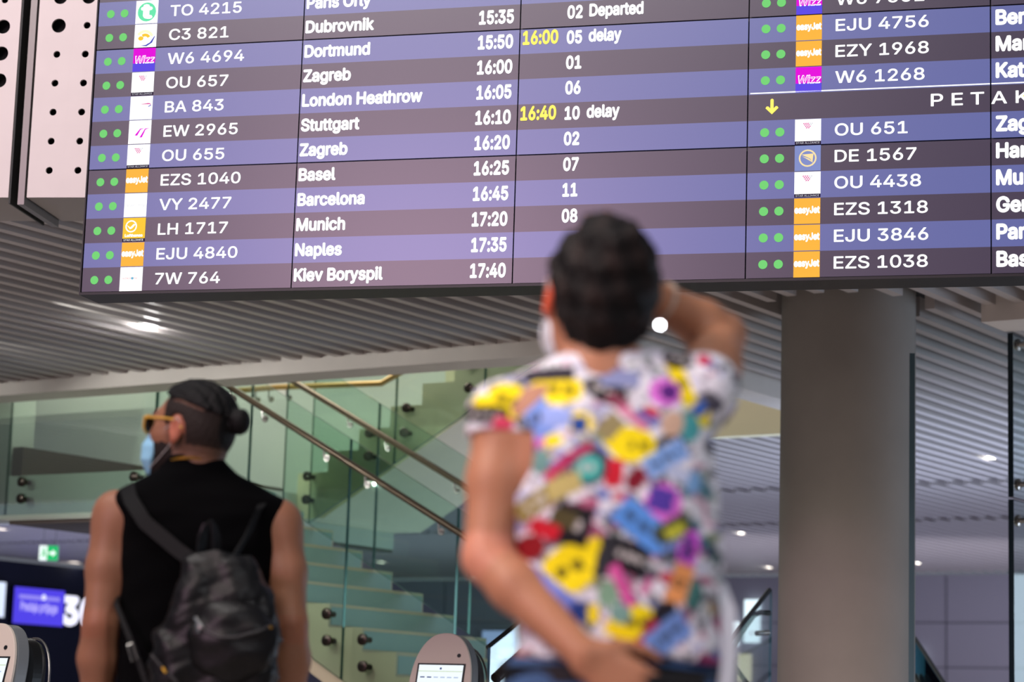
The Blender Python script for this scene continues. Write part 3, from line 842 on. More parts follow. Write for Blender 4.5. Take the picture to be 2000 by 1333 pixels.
def far_screen(x0, y0, x1, y1, mt_, lab, txt=None):
    a0, z1 = onW(x0, y0); a1, z0 = onW(x1, y1)
    r_ = empty('checkin_screen' if not txt else 'desk_number', TW((a0 + a1) / 2, z0, 0.0)); tag(r_, lab, 'screen' if not txt else 'number sign')
    m = MB(); m.box(a0, a1, NB_ - 0.05, NB_ + 0.08, z0, z1, T=TT); nput(m, 'casing', mat('grey_casing', (84, 96, 110), 0.5), r_)
    m = MB()
    if txt: text(m, txt, a0 + 0.01, z0, z1 - z0, 1, 0.05, 'L', 0, 0.06, TW, 1.0, 1.0, fit=a1 - a0 - 0.02)
    else: rect(m, a0 + 0.01, a1 - 0.01, z0 + 0.01, z1 - 0.01, 0, 0.06, TW)
    nput(m, 'lettering' if txt else 'display', mt_, r_)


far_screen(835, 1228, 872, 1262, emit('num_lav', (196, 196, 250), 1.0), 'pale lit number imitating a reflection in the stair glass left of the middle kiosk', '0')
far_screen(945, 1232, 1012, 1262, emit('scr_lav', (160, 168, 226), 1.0), 'pale blue lit screen seen behind the middle check-in kiosk')
far_screen(976, 1264, 1012, 1290, emit('scr_cream', (206, 206, 186), 1.0), 'small cream lit panel low behind the middle check-in kiosk')
far_screen(672, 1205, 695, 1252, emit('scr_violet', (96, 84, 232), 1.0), 'small violet lit shape imitating a reflection in the lower stair glass')
# glowing strips added on the end wall, imitating reflections in the escalator glass
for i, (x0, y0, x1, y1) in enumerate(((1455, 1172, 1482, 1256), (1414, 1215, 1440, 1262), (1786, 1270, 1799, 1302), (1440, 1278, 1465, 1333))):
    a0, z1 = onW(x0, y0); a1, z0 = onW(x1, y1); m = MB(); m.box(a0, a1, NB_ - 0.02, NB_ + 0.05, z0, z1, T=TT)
    o = m.build('reflection_strip_%d' % (i + 1), emit('pale_reflection' if i != 3 else 'cream_reflection', (226, 246, 255) if i != 3 else (214, 208, 180), 1.3 if i != 3 else 0.9)); struct(o)
# exit sign, hung from the slats
P = atY(95, 1081, 31.0); ex = empty('exit_sign', tuple(P)); tag(ex, 'green and white exit sign with a running figure hanging over the check-in hall', 'exit sign')
sx, sz = 0.245 / 2 * 1.02, 0.098
m = MB(); m.box(-sx, sx, 0.0, 0.05, -sz, sz); m.build('box', mat('sign_white', (230, 235, 232), 0.5), ex)
TE = lambda u, v, n=0.0: (u, -n, v)
m = MB(); rect(m, -sx, -0.02, -sz, sz, 0, 0.002, TE); rect(m, -0.02, sx, -sz, sz, 1, 0.002, TE)
poly(m, [(0.0, -0.015), (0.05, -0.015), (0.05, -0.05), (0.10, 0.0), (0.05, 0.05), (0.05, 0.015), (0.0, 0.015)], 0, 0.004, TE)
disc(m, -0.065, 0.055, 0.016, 1, 0.004, 12, TE, 1.0)
poly(m, [(-0.085, 0.03), (-0.05, 0.035), (-0.045, -0.01), (-0.03, -0.06), (-0.045, -0.065), (-0.065, -0.015), (-0.09, -0.06), (-0.105, -0.055), (-0.08, -0.005)], 1, 0.004, TE)
m.build('pictogram', [emit('exit_white', (240, 255, 250), 1.2), emit('exit_green', (30, 196, 110), 1.0)], ex)
m = MB()
for u in (-0.08, 0.08): m.tube([(u, 0.025, sz), (u, 0.025, 3.5 - P[2])], 0.004, 6)
m.build('hanger', M_steel, ex)

M_lamp = emit('downlight', (255, 250, 238), 14.0)


def downlight(px, py, r, lab, z=ZS + 0.03, glow=0.0):
    P = atZ(px, py, z); rt = empty('downlight', tuple(P)); tag(rt, lab, 'ceiling light', 'recessed downlights')
    m = MB(); m.lathe([(r, 0.0), (r, 0.06), (r * 0.2, 0.07)], lambda x, y, h: (x, y, h), 20); m.build('housing', mat('lamp_rim', (220, 220, 220), 0.5), rt, smooth=True)
    m = MB(); m.lathe([(r * 0.92, -0.012), (r * 0.92, -0.002)], lambda x, y, h: (x, y, h), 20); m.build('lens', M_lamp, rt)
    if glow:
        l = bpy.data.lights.new('downlight_beam', 'POINT'); l.energy = glow; l.shadow_soft_size = 0.05; lo = bpy.data.objects.new('downlight_beam', l); COL.objects.link(lo); lo.location = (0, 0, -0.06); lo.parent = rt


downlight(294, 634, 0.088, 'bright recessed downlight in the slats below the departure board\'s left end', glow=5)
downlight(1938, 893, 0.055, 'bright downlight in the slatted ceiling right of the round column')
downlight(1453, 1040, 0.075, 'downlight far off in the ceiling left of the column, higher of the two')
downlight(1506, 1107, 0.085, 'downlight far off in the ceiling close beside the column\'s left edge')
downlight(1791, 1099, 0.06, 'small downlight far off in the ceiling at the column\'s right edge')
downlight(146, 1097, 0.12, 'warm downlight in the far ceiling just right of the exit sign')
downlight(4, 1031, 0.10, 'downlight in the far ceiling at the left edge under the landing')
downlight(934, 1122, 0.07, 'small downlight in the far ceiling beside the blouse wearer\'s lowered elbow')
downlight(754, 1096, 0.10, 'downlight in the far ceiling seen through the glass of the lower stair flight')
#PEOPLE
# ------------------------------------------------------------------ solid modelling by distance fields (bodies, clothes, hair)
def arr(*q): return np.array(q, float)


class Field:
    def __init__(s, lo, hi, h):
        s.lo = arr(*lo); s.h = h; s.n = np.ceil((arr(*hi) - s.lo) / h).astype(int) + 1
        s.F = np.full(s.n, 0.25, np.float32)
        s.ax = [(s.lo[i] + h * np.arange(s.n[i])).astype(np.float32) for i in range(3)]

    def sl(s, lo, hi):
        a = np.clip(np.floor((np.array(lo) - s.lo) / s.h).astype(int), 0, s.n); b = np.clip(np.ceil((np.array(hi) - s.lo) / s.h).astype(int) + 1, 0, s.n)
        q = tuple(slice(a[i], b[i]) for i in range(3))
        if any(b[i] <= a[i] for i in range(3)): return None, None
        return q, (s.ax[0][q[0]][:, None, None], s.ax[1][q[1]][None, :, None], s.ax[2][q[2]][None, None, :])

    def apply(s, fn, lo, hi, k, mode='u'):
        m = 0.03 + k; q, P = s.sl(np.array(lo) - m, np.array(hi) + m)
        if q is None: return s
        d = fn(*P).astype(np.float32); a = s.F[q]
        if mode == 'u':
            h = np.maximum(k - np.abs(a - d), 0) / max(k, 1e-6); s.F[q] = np.minimum(a, d) - h * h * k / 4
        elif mode == 's':
            d = -d; h = np.maximum(k - np.abs(a - d), 0) / max(k, 1e-6); s.F[q] = np.maximum(a, d) + h * h * k / 4
        return s

    def rc(s, a, b, r1, r2, k=0.02, mode='u'):
        a = arr(*a); b = arr(*b); R = max(r1, r2)
        return s.apply(lambda x, y, z: d_rc(x, y, z, a, b, r1, r2), np.minimum(a, b) - R, np.maximum(a, b) + R, k, mode)

    def chain(s, pts, rs, k=0.02):
        for i in range(len(pts) - 1): s.rc(pts[i], pts[i + 1], rs[i], rs[i + 1], k)
        return s

    def ell(s, c, r, Rm=None, k=0.02, mode='u'):
        c = arr(*c); r = arr(*r); R = max(r)
        return s.apply(lambda x, y, z: d_ell(x, y, z, c, r, Rm), c - R, c + R, k, mode)

    def torso(s, sec, k=0.03, p=2.4, off=0.0, z0=None, z1=None):
        sec = np.array(sec, float); z0 = sec[0, 0] if z0 is None else z0; z1 = sec[-1, 0] if z1 is None else z1
        W_ = (sec[:, 1] + np.abs(sec[:, 3])).max() + off + 0.05; D_ = (sec[:, 2] + np.abs(sec[:, 4])).max() + off + 0.05
        return s.apply(lambda x, y, z: d_torso(x, y, z, sec, p, off, z0, z1), (-W_, -D_, z0), (W_, D_, z1), k)

    def all(s): return s.ax[0][:, None, None], s.ax[1][None, :, None], s.ax[2][None, None, :]

    def mesh(s, name, mats, parent=None, color=None, smooth=2, loc=None):
        v, q = nets(s.F, s.lo, s.h)
        for _ in range(smooth): v = relax(v, q)
        me = bpy.data.meshes.new(name); me.vertices.add(len(v)); me.vertices.foreach_set('co', v.astype(np.float32).ravel())
        me.loops.add(4 * len(q)); me.loops.foreach_set('vertex_index', q.ravel().astype(np.int32))
        me.polygons.add(len(q)); me.polygons.foreach_set('loop_start', (4 * np.arange(len(q))).astype(np.int32))
        me.polygons.foreach_set('use_smooth', np.ones(len(q), bool))
        for m_ in (mats if isinstance(mats, (list, tuple)) else [mats]): me.materials.append(m_)
        me.update(calc_edges=True); me.validate()
        if color is not None:
            c = color(v).astype(np.float32); at = me.color_attributes.new('Col', 'FLOAT_COLOR', 'POINT')
            at.data.foreach_set('color', np.concatenate([c, np.ones((len(c), 1), np.float32)], 1).ravel())
        o = bpy.data.objects.new(name, me); COL.objects.link(o)
        if parent: o.parent = parent
        return o


def d_rc(x, y, z, a, b, r1, r2):
    ab_ = b - a; L2 = max(ab_.dot(ab_), 1e-9)
    t = np.clip(((x - a[0]) * ab_[0] + (y - a[1]) * ab_[1] + (z - a[2]) * ab_[2]) / L2, 0, 1)
    return np.sqrt((x - a[0] - t * ab_[0]) ** 2 + (y - a[1] - t * ab_[1]) ** 2 + (z - a[2] - t * ab_[2]) ** 2) - (r1 + (r2 - r1) * t)


def d_ell(x, y, z, c, r, Rm=None):
    x, y, z = x - c[0], y - c[1], z - c[2]
    if Rm is not None: x, y, z = (Rm[0, i] * x + Rm[1, i] * y + Rm[2, i] * z for i in range(3))
    k0 = np.sqrt((x / r[0]) ** 2 + (y / r[1]) ** 2 + (z / r[2]) ** 2); k1 = np.sqrt((x / r[0] ** 2) ** 2 + (y / r[1] ** 2) ** 2 + (z / r[2] ** 2) ** 2)
    return k0 * (k0 - 1) / np.maximum(k1, 1e-6)


def d_torso(x, y, z, sec, p, off, z0, z1):
    w, d, cx, cy = (np.interp(z, sec[:, 0], sec[:, i]) for i in (1, 2, 3, 4)); w = w + off; d = d + off
    g = (np.abs((x - cx) / w) ** p + np.abs((y - cy) / d) ** p) ** (1 / p)
    f_ = (g - 1) * np.minimum(w, d) * 1.0
    return np.maximum(f_, np.maximum(z0 - z, z - z1))


def nets(F, lo, h):
    I = F < 0
    n = np.array(F.shape)
    cnt = np.zeros(n - 1, np.int8)
    for dx in (0, 1):
        for dy in (0, 1):
            for dz in (0, 1): cnt += I[dx:n[0] - 1 + dx, dy:n[1] - 1 + dy, dz:n[2] - 1 + dz]
    mix = (cnt > 0) & (cnt < 8); idx = np.argwhere(mix); vid = np.full(n - 1, -1, np.int64); vid[mix] = np.arange(len(idx))
    acc = np.zeros((len(idx), 3)); num = np.zeros(len(idx))
    for ax in range(3):
        o1, o2 = [i for i in range(3) if i != ax]
        for u in (0, 1):
            for v in (0, 1):
                c0 = idx.copy(); c0[:, o1] += u; c0[:, o2] += v; c1 = c0.copy(); c1[:, ax] += 1
                f0 = F[tuple(c0.T)].astype(float); f1 = F[tuple(c1.T)].astype(float); m = (f0 < 0) != (f1 < 0)
                t = np.where(m, f0 / np.where(m, f0 - f1, 1), 0); p = c0.astype(float); p[:, ax] += t
                acc[m] += p[m]; num[m] += 1
    v = lo + h * acc / num[:, None]
    quads = []
    for ax in range(3):
        o1, o2 = [(1, 2), (2, 0), (0, 1)][ax]
        s0 = [slice(None)] * 3; s1 = [slice(None)] * 3; s0[ax] = slice(0, -1); s1[ax] = slice(1, None)
        a, b = I[tuple(s0)], I[tuple(s1)]; ch = np.argwhere(a != b); ins = a[tuple(ch.T)]
        ok = (ch[:, o1] > 0) & (ch[:, o2] > 0) & (ch[:, o1] < n[o1] - 1) & (ch[:, o2] < n[o2] - 1); ch = ch[ok]; ins = ins[ok]
        c = []
        for du, dv in ((-1, -1), (0, -1), (0, 0), (-1, 0)):
            q = ch.copy(); q[:, o1] += du; q[:, o2] += dv; c.append(vid[tuple(q.T)])
        c = np.stack(c, 1); c[~ins] = c[~ins][:, ::-1]; quads.append(c)
    q = np.concatenate(quads); return v, q[(q >= 0).all(1)]


def relax(v, q, lam=0.5):
    s = np.zeros_like(v); c = np.zeros(len(v))
    for i in range(4):
        j = q[:, (i + 1) % 4]; np.add.at(s, q[:, i], v[j]); np.add.at(c, q[:, i], 1); np.add.at(s, j, v[q[:, i]]); np.add.at(c, j, 1)
    return v + lam * (s / np.maximum(c, 1)[:, None] - v)


def wob(x, y, z, sc, seed=0):
    return (np.sin(sc * (x * 1.3 + y * .7 + z * .4) + seed) + np.sin(sc * (1.9 * z - .8 * x + .5 * y) + 2 * seed + 1) + np.sin(sc * 1.7 * (y * 1.1 - z * .6 + x * .5) + 3 * seed)) / 3


def rotm(yaw, pitch, roll=0.0):
    """head frame (x face-forward, y the person's left, z up) -> world; yaw from +Y towards -X"""
    a = PI / 2 + yaw; cz, sz = math.cos(a), math.sin(a); Rz = np.array([[cz, -sz, 0], [sz, cz, 0], [0, 0, 1]])
    cp, sp = math.cos(-pitch), math.sin(-pitch); Ry = np.array([[cp, 0, sp], [0, 1, 0], [-sp, 0, cp]])
    cr, sr = math.cos(roll), math.sin(roll); Rx = np.array([[1, 0, 0], [0, cr, -sr], [0, sr, cr]])
    return Rz @ Ry @ Rx


class Head:
    def __init__(s, c, R): s.c = arr(*c); s.R = R

    def w(s, *p): return s.c + s.R @ arr(*p)

    def loc(s, v): return (v - s.c) @ s.R

    def lxyz(s, x, y, z):
        x, y, z = x - s.c[0], y - s.c[1], z - s.c[2]
        return tuple(s.R[0, i] * x + s.R[1, i] * y + s.R[2, i] * z for i in range(3))

    def cranium(s, f, off=0.0, k=0.02):
        f.ell(s.w(-.012, 0, .036), (.099 + off, .077 + off, .088 + off), s.R, k)
        f.ell(s.w(-.045, 0, .000), (.060 + off, .066 + off, .065 + off), s.R, 0.03)

    def build(s, f, fem=False):
        j = 0.92 if fem else 1.0
        s.cranium(f)
        f.ell(s.w(.036, 0, -.055), (.056, .056 * j, .062), s.R, .03); f.ell(s.w(.046, 0, -.008), (.050, .060 * j, .074), s.R, .03)
        f.rc(s.w(.066, -.016, -.096), s.w(.066, .016, -.096), .022 * j, .022 * j, .02)
        f.rc(s.w(.088, 0, .022), s.w(.116, 0, -.020), .008, .013, .012); f.rc(s.w(.104, -.013, -.026), s.w(.104, .013, -.026), .008, .008, .008)
        f.rc(s.w(.080, -.040, .034), s.w(.080, .040, .034), .014, .014, .016)
        for q in (-1, 1):
            f.ell(s.w(.096, q * .031, .012), (.014, .018, .010), s.R, .012, 's'); f.ell(s.w(.078, q * .031, .011), (.0125, .0125, .0125), s.R, .002)
            f.ell(s.w(.055, q * .052 * j, -.012), (.03, .016, .02), s.R, .02)
            f.ell(s.w(-.004, q * .080, .002), (.020, .0085, .033), s.R, .006); f.rc(s.w(.0, q * .078, -.026), s.w(.004, q * .074, -.034), .009, .006, .006)
            f.ell(s.w(.002, q * .088, .004), (.010, .006, .018), s.R, .004, 's')
        f.rc(s.w(.088, -.020, -.060), s.w(.088, .020, -.060), .008, .008, .008); f.rc(s.w(.090, -.016, -.071), s.w(.090, .016, -.071), .008, .008, .006)

    def tube(s, pts, r, n=8): m_ = MB(); m_.tube([s.w(*p) for p in pts], r, n); return m_


def hand(f, w, d, n, side, curls, L=0.085, fl=(0.066, 0.074, 0.069, 0.054), spread=0.10, sc=1.0):
    """w wrist, d pointing direction, n out of the back of the hand, side = thumb side; curls per finger (radians per joint)"""
    w = arr(*w); d = arr(*d) / np.linalg.norm(d); n = arr(*n); n = n - d * n.dot(d); n /= np.linalg.norm(n); s = np.cross(n, d) * side
    r = 0.0115 * sc
    for i in range(4):
        o = (1.5 - i) * 0.0195 * sc; kn = w + d * (L - abs(i - 1) * .004) * sc + s * o
        f.rc(w + s * o * 0.55 + d * .01, kn, .0145 * sc, .0112 * sc, .012)
        p = kn; a = 0.15 * curls[i]; dd = d * math.cos(a) - n * math.sin(a) + s * spread * (1.5 - i) / 1.5; dd /= np.linalg.norm(dd); ang = a
        for j_, frac in enumerate((0.46, 0.31, 0.23)):
            q = p + dd * fl[i] * frac * 1.12 * sc; rr = (.0092, .0084, .0074)[j_] * sc * (0.9 if i == 3 else 1); r2 = (.0084, .0075, .0062)[j_] * sc * (0.9 if i == 3 else 1)
            f.rc(p, q, rr, r2, .003); p = q; ang += curls[i]
            base = d + s * spread * (1.5 - i) / 1.5; base /= np.linalg.norm(base); dd = base * math.cos(ang) - n * math.sin(ang)
    t0 = w + d * .022 * sc + s * .022 * sc; t1 = t0 + (d * .55 + s * .62 - n * .30) * .042 * sc; t2 = t1 + (d * .85 + s * .38 - n * .25) * .032 * sc; t3 = t2 + (d * .95 + s * .12 - n * .2) * .024 * sc
    f.rc(t0, t1, .0155 * sc, .0115 * sc, .01); f.rc(t1, t2, .0110 * sc, .0095 * sc, .004); f.rc(t2, t3, .0095 * sc, .0075 * sc, .004)


def ribbon(m, pts, wv, th=0.004):
    """flat strap along pts; wv half-width vectors"""
    pts = [arr(*p) for p in pts]; vs = []; k = len(pts)
    for i, p in enumerate(pts):
        t = pts[min(i + 1, k - 1)] - pts[max(i - 1, 0)]; w_ = arr(*(wv[i] if hasattr(wv[0], '__len__') else wv)); n = np.cross(t, w_); n = n / (np.linalg.norm(n) + 1e-9) * th
        vs += [p - w_ - n, p + w_ - n, p + w_ + n, p - w_ + n]
    fs = [(4 * i + j, 4 * i + (j + 1) % 4, 4 * i + 4 + (j + 1) % 4, 4 * i + 4 + j) for i in range(k - 1) for j in range(4)] + [(3, 2, 1, 0), tuple(4 * (k - 1) + j for j in range(4))]
    m.add(vs, fs)


def mixc(c, new, t): t = np.clip(t, 0, 1)[:, None]; return c * (1 - t) + np.array(new)[None] * t


M_skin = mat('skin', (200, 150, 120), 0.5, attr='Col', sss=0.12, spec=0.35, noise=0.05, nscale=25)
M_hair = mat('hair', (26, 20, 18), 0.55, attr='Col', bump=0.35, bscale=160, spec=0.18)
M_print = mat('printed_cotton', (230, 230, 230), 0.8, attr='Col', spec=0.2)
M_denim = mat('blue_denim', (52, 84, 128), 0.8, noise=0.15, nscale=60)
M_black = mat('black_jersey', (5, 5, 6), 0.9, spec=0.05, bump=0.05, bscale=300)
M_dkt = mat('dark_trousers', (24, 25, 30), 0.8)
M_shoe = mat('white_trainer', (200, 198, 194), 0.6); M_shoe2 = mat('black_trainer', (24, 24, 26), 0.6)
M_leather = mat('black_leather', (9, 8, 9), 0.42, spec=0.28, bump=0.10, bscale=70)
M_mask = mat('blue_mask', (150, 208, 236), 0.75, sss=0.1); M_maskw = mat('white_mask', (226, 232, 240), 0.75)
M_loop = mat('ear_loop', (188, 180, 176), 0.7); M_gold = mat('gold', (196, 150, 62), 0.3, metal=1.0); M_silv = mat('silver', (210, 208, 204), 0.22, metal=1.0)

hash2 = lambda n, seed: np.random.RandomState(seed).rand(n)


def shoes(parent, feet, m_):
    for i, (x, y, yaw) in enumerate(feet):
        f_ = Field((x - .2, y - .2, -.005), (x + .2, y + .3, .16), .006); c, s_ = math.cos(yaw), math.sin(yaw)
        P = lambda u, v, w_: (x + u * c - v * s_, y + u * s_ + v * c, w_)
        f_.rc(P(0, -.05, .045), P(0, .16, .035), .042, .038, .02); f_.rc(P(0, -.05, .04), P(0, -.045, .09), .045, .043, .02); f_.rc(P(-.01, .0, .03), P(.01, .15, .03), .045, .045, .02)
        X, Y, Z = f_.all(); f_.F = np.maximum(f_.F, 0.004 - Z)
        f_.mesh('shoe', m_, parent)


def legs(f, hipx, hipz, feet, R=(.085, .055, .05, .036), extra=0.0, k=.03, y0=0.0):
    for sgn, (x, y, yaw) in zip((-1, 1), feet):
        h_ = arr(hipx + sgn * .088, y0, hipz); kn = arr(x * .75 + h_[0] * .25, y + .02, hipz * .54); an = arr(x, y - .03, .09)
        f.rc(h_, kn, R[0] + extra, R[1] + extra, k); f.rc(kn, kn * .6 + an * .4 + arr(0, -.012, 0), R[1] + extra, R[2] + extra, k); f.rc(kn * .6 + an * .4 + arr(0, -.012, 0), an, R[2] + extra, R[3] + extra, k)


# ================================================================== the woman with her hand on her head
WO = arr(0.15, 3.60, 0.0)
woman = empty('person', tuple(WO))
tag(woman, 'short-haired person in a colourful sticker-print blouse, seen from behind with one hand on the head', 'person')
hd = Head((-.017, .015, 1.572), rotm(math.radians(14), math.radians(9), math.radians(4)))
SECW = [(.80, .150, .120, .025, 0), (.90, .172, .125, .025, 0), (1.0, .155, .112, .022, 0), (1.08, .128, .094, .016, .0), (1.2, .135, .098, .008, 0),
        (1.3, .150, .102, .0, 0), (1.37, .158, .094, -.002, 0), (1.42, .130, .078, -.006, .0), (1.455, .075, .06, -.01, 0), (1.48, .05, .05, -.01, 0)]
WF = [(-.06, .02, .12), (.13, .0, -.10)]
ShL, ElL, WrL = arr(-.156, .0, 1.378), arr(-.178, -.045, 1.158), arr(-.030, -.150, 1.012)
ShR, ElR, WrR = arr(.150, .0, 1.425), arr(.203, .235, 1.562), arr(.068, .140, 1.612)
b = Field((-.27, -.26, .02), (.31, .36, 1.74), .005)
b.torso(SECW, .03)
b.rc(hd.w(-.030, 0, -.05), (-.01, -.005, 1.44), .050, .056, .03)
b.rc((-.01, -.01, 1.44), ShL, .045, .043, .04); b.rc((-.01, -.01, 1.44), ShR, .045, .045, .04)
hd.build(b, True)
b.chain([ShL, (ShL * .55 + ElL * .45), ElL], [.050, .046, .036], .02); b.chain([ElL, ElL * .7 + WrL * .3, WrL], [.037, .039, .025], .015)
hand(b, WrL, (.095, -.005, -.060), (0, -1, .15), 1, (.22, .25, .30, .34))
b.chain([ShR, (ShR * .5 + ElR * .5), ElR], [.050, .045, .037], .02); b.chain([ElR, ElR * .72 + WrR * .28, WrR], [.038, .040, .027], .015)
hand(b, WrR, (-.080, -.030, .092), (.35, .75, .55), 1, (.26, .28, .30, .32), spread=.20)
legs(b, .025, .90, WF)


def woman_col(v):
    base = np.array(lin((178, 122, 92))); c = np.tile(base, (len(v), 1)); l = hd.loc(v)
    ear = (np.abs(l[:, 1]) > .070) & (np.abs(l[:, 1]) < .10) & (((l[:, 0] + .002) / .026) ** 2 + ((l[:, 2] + .002) / .040) ** 2 < 1)
    c = mixc(c, lin((226, 92, 58)), ear * 0.9)  # backlit red of the ears put into the skin colour
    c = mixc(c, lin((216, 142, 116)), (np.linalg.norm(v - ElL, axis=1) < .05) * .6)
    lips = (np.abs(l[:, 2] + .065) < .012) & (l[:, 0] > .085) & (np.abs(l[:, 1]) < .026); c = mixc(c, lin((170, 84, 80)), lips * .8)
    eye = (np.abs(np.abs(l[:, 1]) - .031) < .013) & (np.abs(l[:, 2] - .011) < .008) & (l[:, 0] > .083); c = mixc(c, lin((235, 232, 228)), eye * 1.0)
    iris = (np.hypot(np.abs(l[:, 1]) - .031, l[:, 2] - .011) < .0055) & (l[:, 0] > .083); c = mixc(c, lin((40, 26, 20)), iris * 1.0)
    brow = (np.abs(l[:, 2] - .040 + .3 * (np.abs(l[:, 1]) - .03) ** 2 * 20) < .005) & (np.abs(np.abs(l[:, 1]) - .032) < .02) & (l[:, 0] > .07); c = mixc(c, lin((40, 28, 24)), brow * .9)
    return c


b.mesh('body', M_skin, woman, woman_col, 1)
# hair
hf = Field((-.16, -.14, 1.44), (.14, .17, 1.76), .004)
hd.cranium(hf, .009, .02)
hf.ell(hd.w(-.068, 0, -.030), (.040, .054, .058), hd.R, .03); hf.ell(hd.w(-.080, .0, .085), (.045, .05, .038), hd.R, .03)
hf.ell(hd.w(-.03, .010, .118), (.034, .030, .018), hd.R, .02); hf.ell(hd.w(-.080, -.030, .045), (.03, .032, .05), hd.R, .02); hf.ell(hd.w(-.082, .030, .04), (.03, .032, .05), hd.R, .02)
X, Y, Z = hf.all(); lx, ly, lz = hd.lxyz(X, Y, Z)
hf.F += .0060 * wob(lx, ly, lz, 70, 1) + .0030 * wob(lx, ly, lz, 190, 2)
face = np.maximum(np.maximum(lx - (.060 - .20 * np.clip(.07 - lz, 0, .3)), -1), (-.088 + .25 * np.clip(lx + .05, 0, 1)) - lz)
face = np.maximum(face, -(np.maximum(np.abs(lx - .004) - .028, np.maximum(lz - .040, .066 - np.abs(ly)))))
hf.F = np.maximum(hf.F, face)


def hair_col(v):
    l = hd.loc(v); t = .5 + .5 * wob(l[:, 0], l[:, 1], l[:, 2], 60, 3)
    return mixc(np.tile(lin((10, 8, 8)), (len(v), 1)), lin((44, 31, 27)), t ** 2 * .8)


hf.mesh('hair', M_hair, woman, hair_col, 1)
# blouse: loose shell hanging from the shoulders, cap sleeves
bf = Field((-.26, -.22, .98), (.28, .25, 1.53), .004)
SECB = [(.985, .158, .120, .030, -.005), (1.08, .160, .122, .028, -.008), (1.2, .163, .122, .022, -.008), (1.3, .165, .118, .010, -.004), (1.37, .160, .106, .006, 0),
        (1.42, .128, .088, .008, 0), (1.455, .096, .07, -.006, 0), (1.485, .058, .055, -.01, 0)]
bf.torso(SECB, .02, 2.5)
bf.rc((-.01, -.005, 1.452), ShL + arr(-.01, 0, .008), .048, .050, .03); bf.rc(ShL + arr(-.003, 0, .006), ShL * .72 + ElL * .28 + arr(-.004, 0, 0), .050, .056, .02)
bf.rc((-.01, -.005, 1.455), ShR + arr(0, 0, .01), .050, .053, .03); bf.rc(ShR, ShR * .72 + ElR * .28, .054, .057, .02)
X, Y, Z = bf.all()
bf.F += .003 * wob(X, Y, Z, 42, 2) * np.clip((1.40 - Z) / .2, 0, 1) + .0035 * np.sin(X * 55 + Z * 14) * np.clip((1.20 - Z) / .2, 0, 1)
hem = 1.012 + .006 * np.sin(X * 30) - .02 * np.clip(-X - .02, 0, .2)
bf.F = np.maximum(bf.F, hem - Z)
inner = bf.F + .0075
bf.F = np.maximum(bf.F, -inner)
nk = arr(-.012, .0, 1.500)
bf.F = np.maximum(bf.F, -(np.sqrt(((X - nk[0]) * .80) ** 2 + ((Y - nk[1] - .01) * .80) ** 2 + ((Z - 1.508) * 1.45) ** 2) - .070))
for sh_, el_, fr in ((ShL, ElL, .16), (ShR, ElR, .18)):     # open sleeve ends
    dv = (el_ - sh_) / np.linalg.norm(el_ - sh_); p0 = sh_ * (1 - fr) + el_ * fr
    side = (X - p0[0]) * dv[0] + (Y - p0[1]) * dv[1] + (Z - p0[2]) * dv[2]
    near = np.sqrt((X - p0[0]) ** 2 + (Y - p0[1]) ** 2 + (Z - p0[2]) ** 2) - .105
    if sh_ is ShL: near = np.maximum(near, X + .112)
    bf.F = np.maximum(bf.F, -np.maximum(-side, near))

